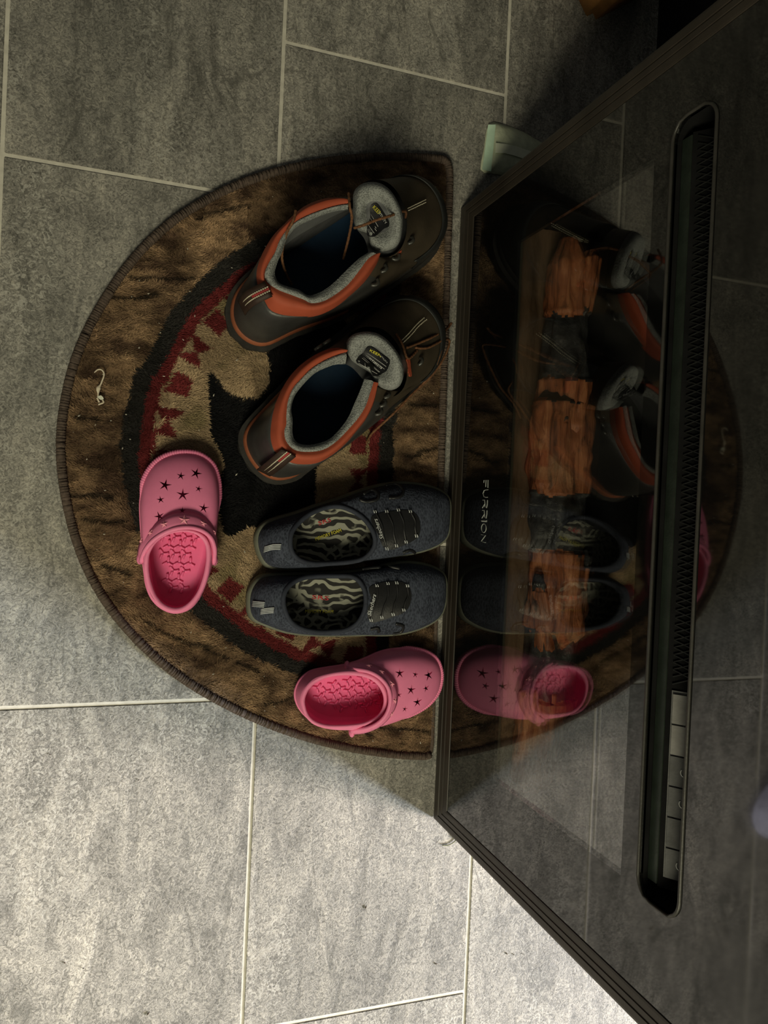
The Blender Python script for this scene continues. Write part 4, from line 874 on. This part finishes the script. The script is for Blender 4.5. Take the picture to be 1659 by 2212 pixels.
# ------------------------------------------------------------------ small things
# paper packet on the tiles beside the fireplace
pk = [at(*p, 0.004) for p in ((1058, 266), (1090, 268), (1130, 283), (1160, 300), (1205, 330), (1180, 372), (1150, 395), (1110, 380), (1088, 377), (1062, 373), (1040, 366), (1047, 320))]
t = Thing('paper_packet', 'pale green paper packet lying on the tiles beside the top corner of the fireplace', 'packet', tuple(np.mean(pk, 0)*[1, 1, 0]))
pk = smooth_path(np.array(pk), 40, True); cen = pk.mean(0); rg = []
for f, z in ((1.0, 0.0006), (1.0, 0.0022), (0.88, 0.0045), (0.7, 0.0085), (0.45, 0.0105), (0.2, 0.0110)):
    q = cen+(pk-cen)*f; q[:, 2] = z+0.0012*np.array([vnoise(np.array([a*90]), np.array([b*90]), 4)[0] for a, b in q[:, :2]])*(f < 0.95); rg.append(q)
t.part('pouch', *rings_mesh(rg, cap_first=True, cap_last=True), mat('pale_green_paper', (0.60, 0.64, 0.48), 0.7, 0.3, 0.25, 45, bscale=150, bstr=0.5, bdist=0.002))
e0, e1, e2, e3 = (at(*p, 0.0075) for p in ((1056, 268), (1070, 270), (1060, 371), (1043, 365)))
t.part('sealed_edge', [e0-[0, 0, .002], e1+[0, 0, .001], e2+[0, 0, .001], e3-[0, 0, .002]], [(0, 1, 2, 3)], mat('mint_edge', (0.58, 0.78, 0.62), 0.6, 0.3, 0.1, 60), solid=0.0008, smooth=False)
s0 = [at(*p, 0.0135) for p in ((1071, 309), (1092, 311), (1115, 316), (1150, 328), (1140, 346), (1110, 336), (1090, 331), (1070, 330))]
t.part('paper_strip', s0, [tuple(range(8))], mat('pale_strip', (0.82, 0.86, 0.70), 0.65, 0.3, 0.08, 50), solid=0.0008, smooth=False)
# torn white bag tie on the rug
t = Thing('torn_tie', 'thin curled cream tie with a torn tab, lying on the bark border of the rug', 'tie', tuple(at(216, 835, 0.010)))
PT = lambda pts: crop(pts, 180, 780, 20.11)
tm = mat('cream_plastic', (0.62, 0.54, 0.42), 0.6, 0.3, 0.1, 200)
tp_ = smooth_path([at(*p, 0.0125) for p in PT([(480, 500), (560, 420), (640, 370), (760, 365), (850, 430), (905, 550), (880, 690), (820, 850), (760, 1000), (690, 1120), (645, 1230), (645, 1350), (640, 1520)])], 60)
t.part('strand', *tube(tp_, np.interp(np.arange(60), [0, 10, 40, 46, 50, 55, 59], [.0006, .0009, .0009, .0026, .0020, .0008, .0009]), 7, flat=0.5), tm)
tabp = [at(*p, 0.0130) for p in PT([(590, 1540), (700, 1505), (770, 1490), (850, 1560), (885, 1640), (830, 1680), (750, 1685), (680, 1630), (620, 1580)])]
t.part('torn_tab', tabp, [tuple(range(9))], mat('cream_tab', (0.66, 0.66, 0.56), 0.6, 0.3, 0.1, 200), solid=0.0010, smooth=False)
for q in ([(600, 1600), (650, 1700), (700, 1790)], [(840, 1690), (880, 1790), (760, 1850), (650, 1890)]):
    t.part('strand', *tube(smooth_path([at(*p, 0.0120) for p in PT(q)], 14), 0.0010, 6), tm)
# green plant scrap at the fireplace corner
t = Thing('leaf_scrap', 'tiny curled green plant scrap on the sunlit tiles at the fireplace corner', 'leaf', tuple(at(975, 1815, 0.0)))
PG = lambda pts: crop(pts, 900, 1580, 5.53)
gmn = mat('olive_stem', (0.16, 0.17, 0.09), 0.6, 0.3, 0.2, 200)
t.part('stem', *tube(smooth_path([at(*p, 0.0015) for p in PG([(310, 1360), (360, 1362), (420, 1340), (470, 1300), (490, 1275)])], 24), 0.0007, 6), gmn)
t.part('leaf', [at(*p, 0.0018) for p in PG([(430, 1225), (460, 1235), (490, 1275), (465, 1290), (440, 1270)])], [(0, 1, 2, 3, 4)], mat('pale_leaf', (0.42, 0.43, 0.28), 0.6, 0.3, 0.2, 200), solid=0.001, smooth=False)
# crumbs and lint
def specks(name, pts, z, r, material, label, cat):
    b = MB()
    for (x, y) in pts:
        p = at(x, y, z); rr = r*random.uniform(0.5, 1.3); a = random.uniform(0, 6.28); l = random.uniform(1, 2.6)
        dx = np.array([math.cos(a), math.sin(a), 0])*rr*l; dy = np.array([-math.sin(a), math.cos(a), 0])*rr
        b.add([p+dx, p+dy, p-dx, p-dy, p+np.array([0, 0, rr]), p-np.array([0, 0, rr*0.5])], [(0, 1, 4), (1, 2, 4), (2, 3, 4), (3, 0, 4), (1, 0, 5), (2, 1, 5), (3, 2, 5), (0, 3, 5)])
    o = link_mesh(name, b.V, b.F, material, smooth=False); o['kind'] = 'stuff'; o['label'] = label; o['category'] = cat
pts = []
while len(pts) < 130:
    x, y = random.uniform(140, 960), random.uniform(345, 1620); p = at(x, y, 0.01); d_, _, i_ = poly_dist(p[None, :2], rug_loop)
    if i_[0] and d_[0] > 0.012: pts.append((x, y))
specks('lint_specks', pts, 0.0112, 0.0007, mat('pale_lint', (0.52, 0.49, 0.42), 0.8, 0.2, 0.2), 'pale lint specks scattered over the pile of the rug', 'lint')
specks('floor_crumbs', [(590, 128), (901, 140), (1212, 68), (239, 1944), (140, 2080), (180, 2092), (300, 1685), (108, 1630), (320, 2190), (582, 2130), (942, 2082), (668, 1786), (790, 1960), (1095, 2060), (1110, 2062), (1130, 2061), (292, 1395), (455, 1570), (944, 205)], 0.0008, 0.0010, mat('dark_crumb', (0.11, 0.09, 0.07), 0.8, 0.2, 0.4), 'tiny dark crumbs scattered on the floor tiles', 'crumbs')
# brown wooden box at the far edge of the view
bc_ = at(1268, 12, 0.0); b = MB().add(*box(-0.06, 0.06, -0.06, 0.06, 0.0, 0.09, 0.012)); ca, sa = math.cos(0.62), math.sin(0.62)
V = [(bc_[0]+x*ca-y*sa+0.012, bc_[1]+x*sa+y*ca+0.052, z) for x, y, z in b.V]
t = Thing('wooden_box', 'orange-brown wooden box, only its corner showing at the top edge by the dark wall', 'box', (bc_[0]+0.012, bc_[1]+0.052, 0))
t.part('body', V, b.F, mat('orange_brown_wood', (0.40, 0.19, 0.06), 0.5, 0.4, 0.4, 30, (1, 0.2, 1)))
# slipper beyond the left edge: only its reflection in the black glass shows
tip = np.array([-0.122, -0.482]); axd = np.array([0.80, -0.60]); sdv = np.array([0.60, 0.80]); L_ = 0.24
prof = [(0, 0.0), (0.004, 0.018), (0.02, 0.033), (0.05, 0.042), (0.09, 0.045), (0.14, 0.038), (0.19, 0.034), (0.225, 0.028), (0.238, 0.015), (0.24, 0.0)]
lp = [tip-axd*s+sdv*w for s, w in prof]+[tip-axd*s-sdv*w for s, w in prof[-2:0:-1]]
out = split_loop(np.array([[*p, 0.02] for p in lp]), np.array([*(tip-axd*L_), 0]), np.array([*tip, 0]), 64)
t = Thing('slipper', 'plain blue-grey slipper on the tiles, showing only as a toe mirrored in the black glass', 'shoe', (out[:, 0].mean(), out[:, 1].mean(), 0))
felt = mat('blue_grey_felt', (0.30, 0.30, 0.36), 0.9, 0.2, 0.15, 60)
t.part('sole', *rings_mesh([setz(inset(out, 0.003), 0.0005), setz(out, 0.006), setz(out, 0.012), setz(inset(out, 0.003), 0.014)], cap_first=True, cap_last=True), felt)
opn = np.array([[*(tip-axd*(0.165+0.062*math.cos(a))+sdv*0.026*math.sin(a)), 0.052] for a in np.linspace(0, 2*math.pi, 40, endpoint=False)])
op2 = split_loop(opn, np.array([*(tip-axd*L_), 0]), np.array([*tip, 0]), 64)
t.part('upper', *rings_mesh(shell(setz(inset(out, 0.002), 0.012), op2, 10)), felt)
t.part('lining', *rings_mesh([op2, setz(inset(out, 0.010), 0.014)], cap_last=True), felt)
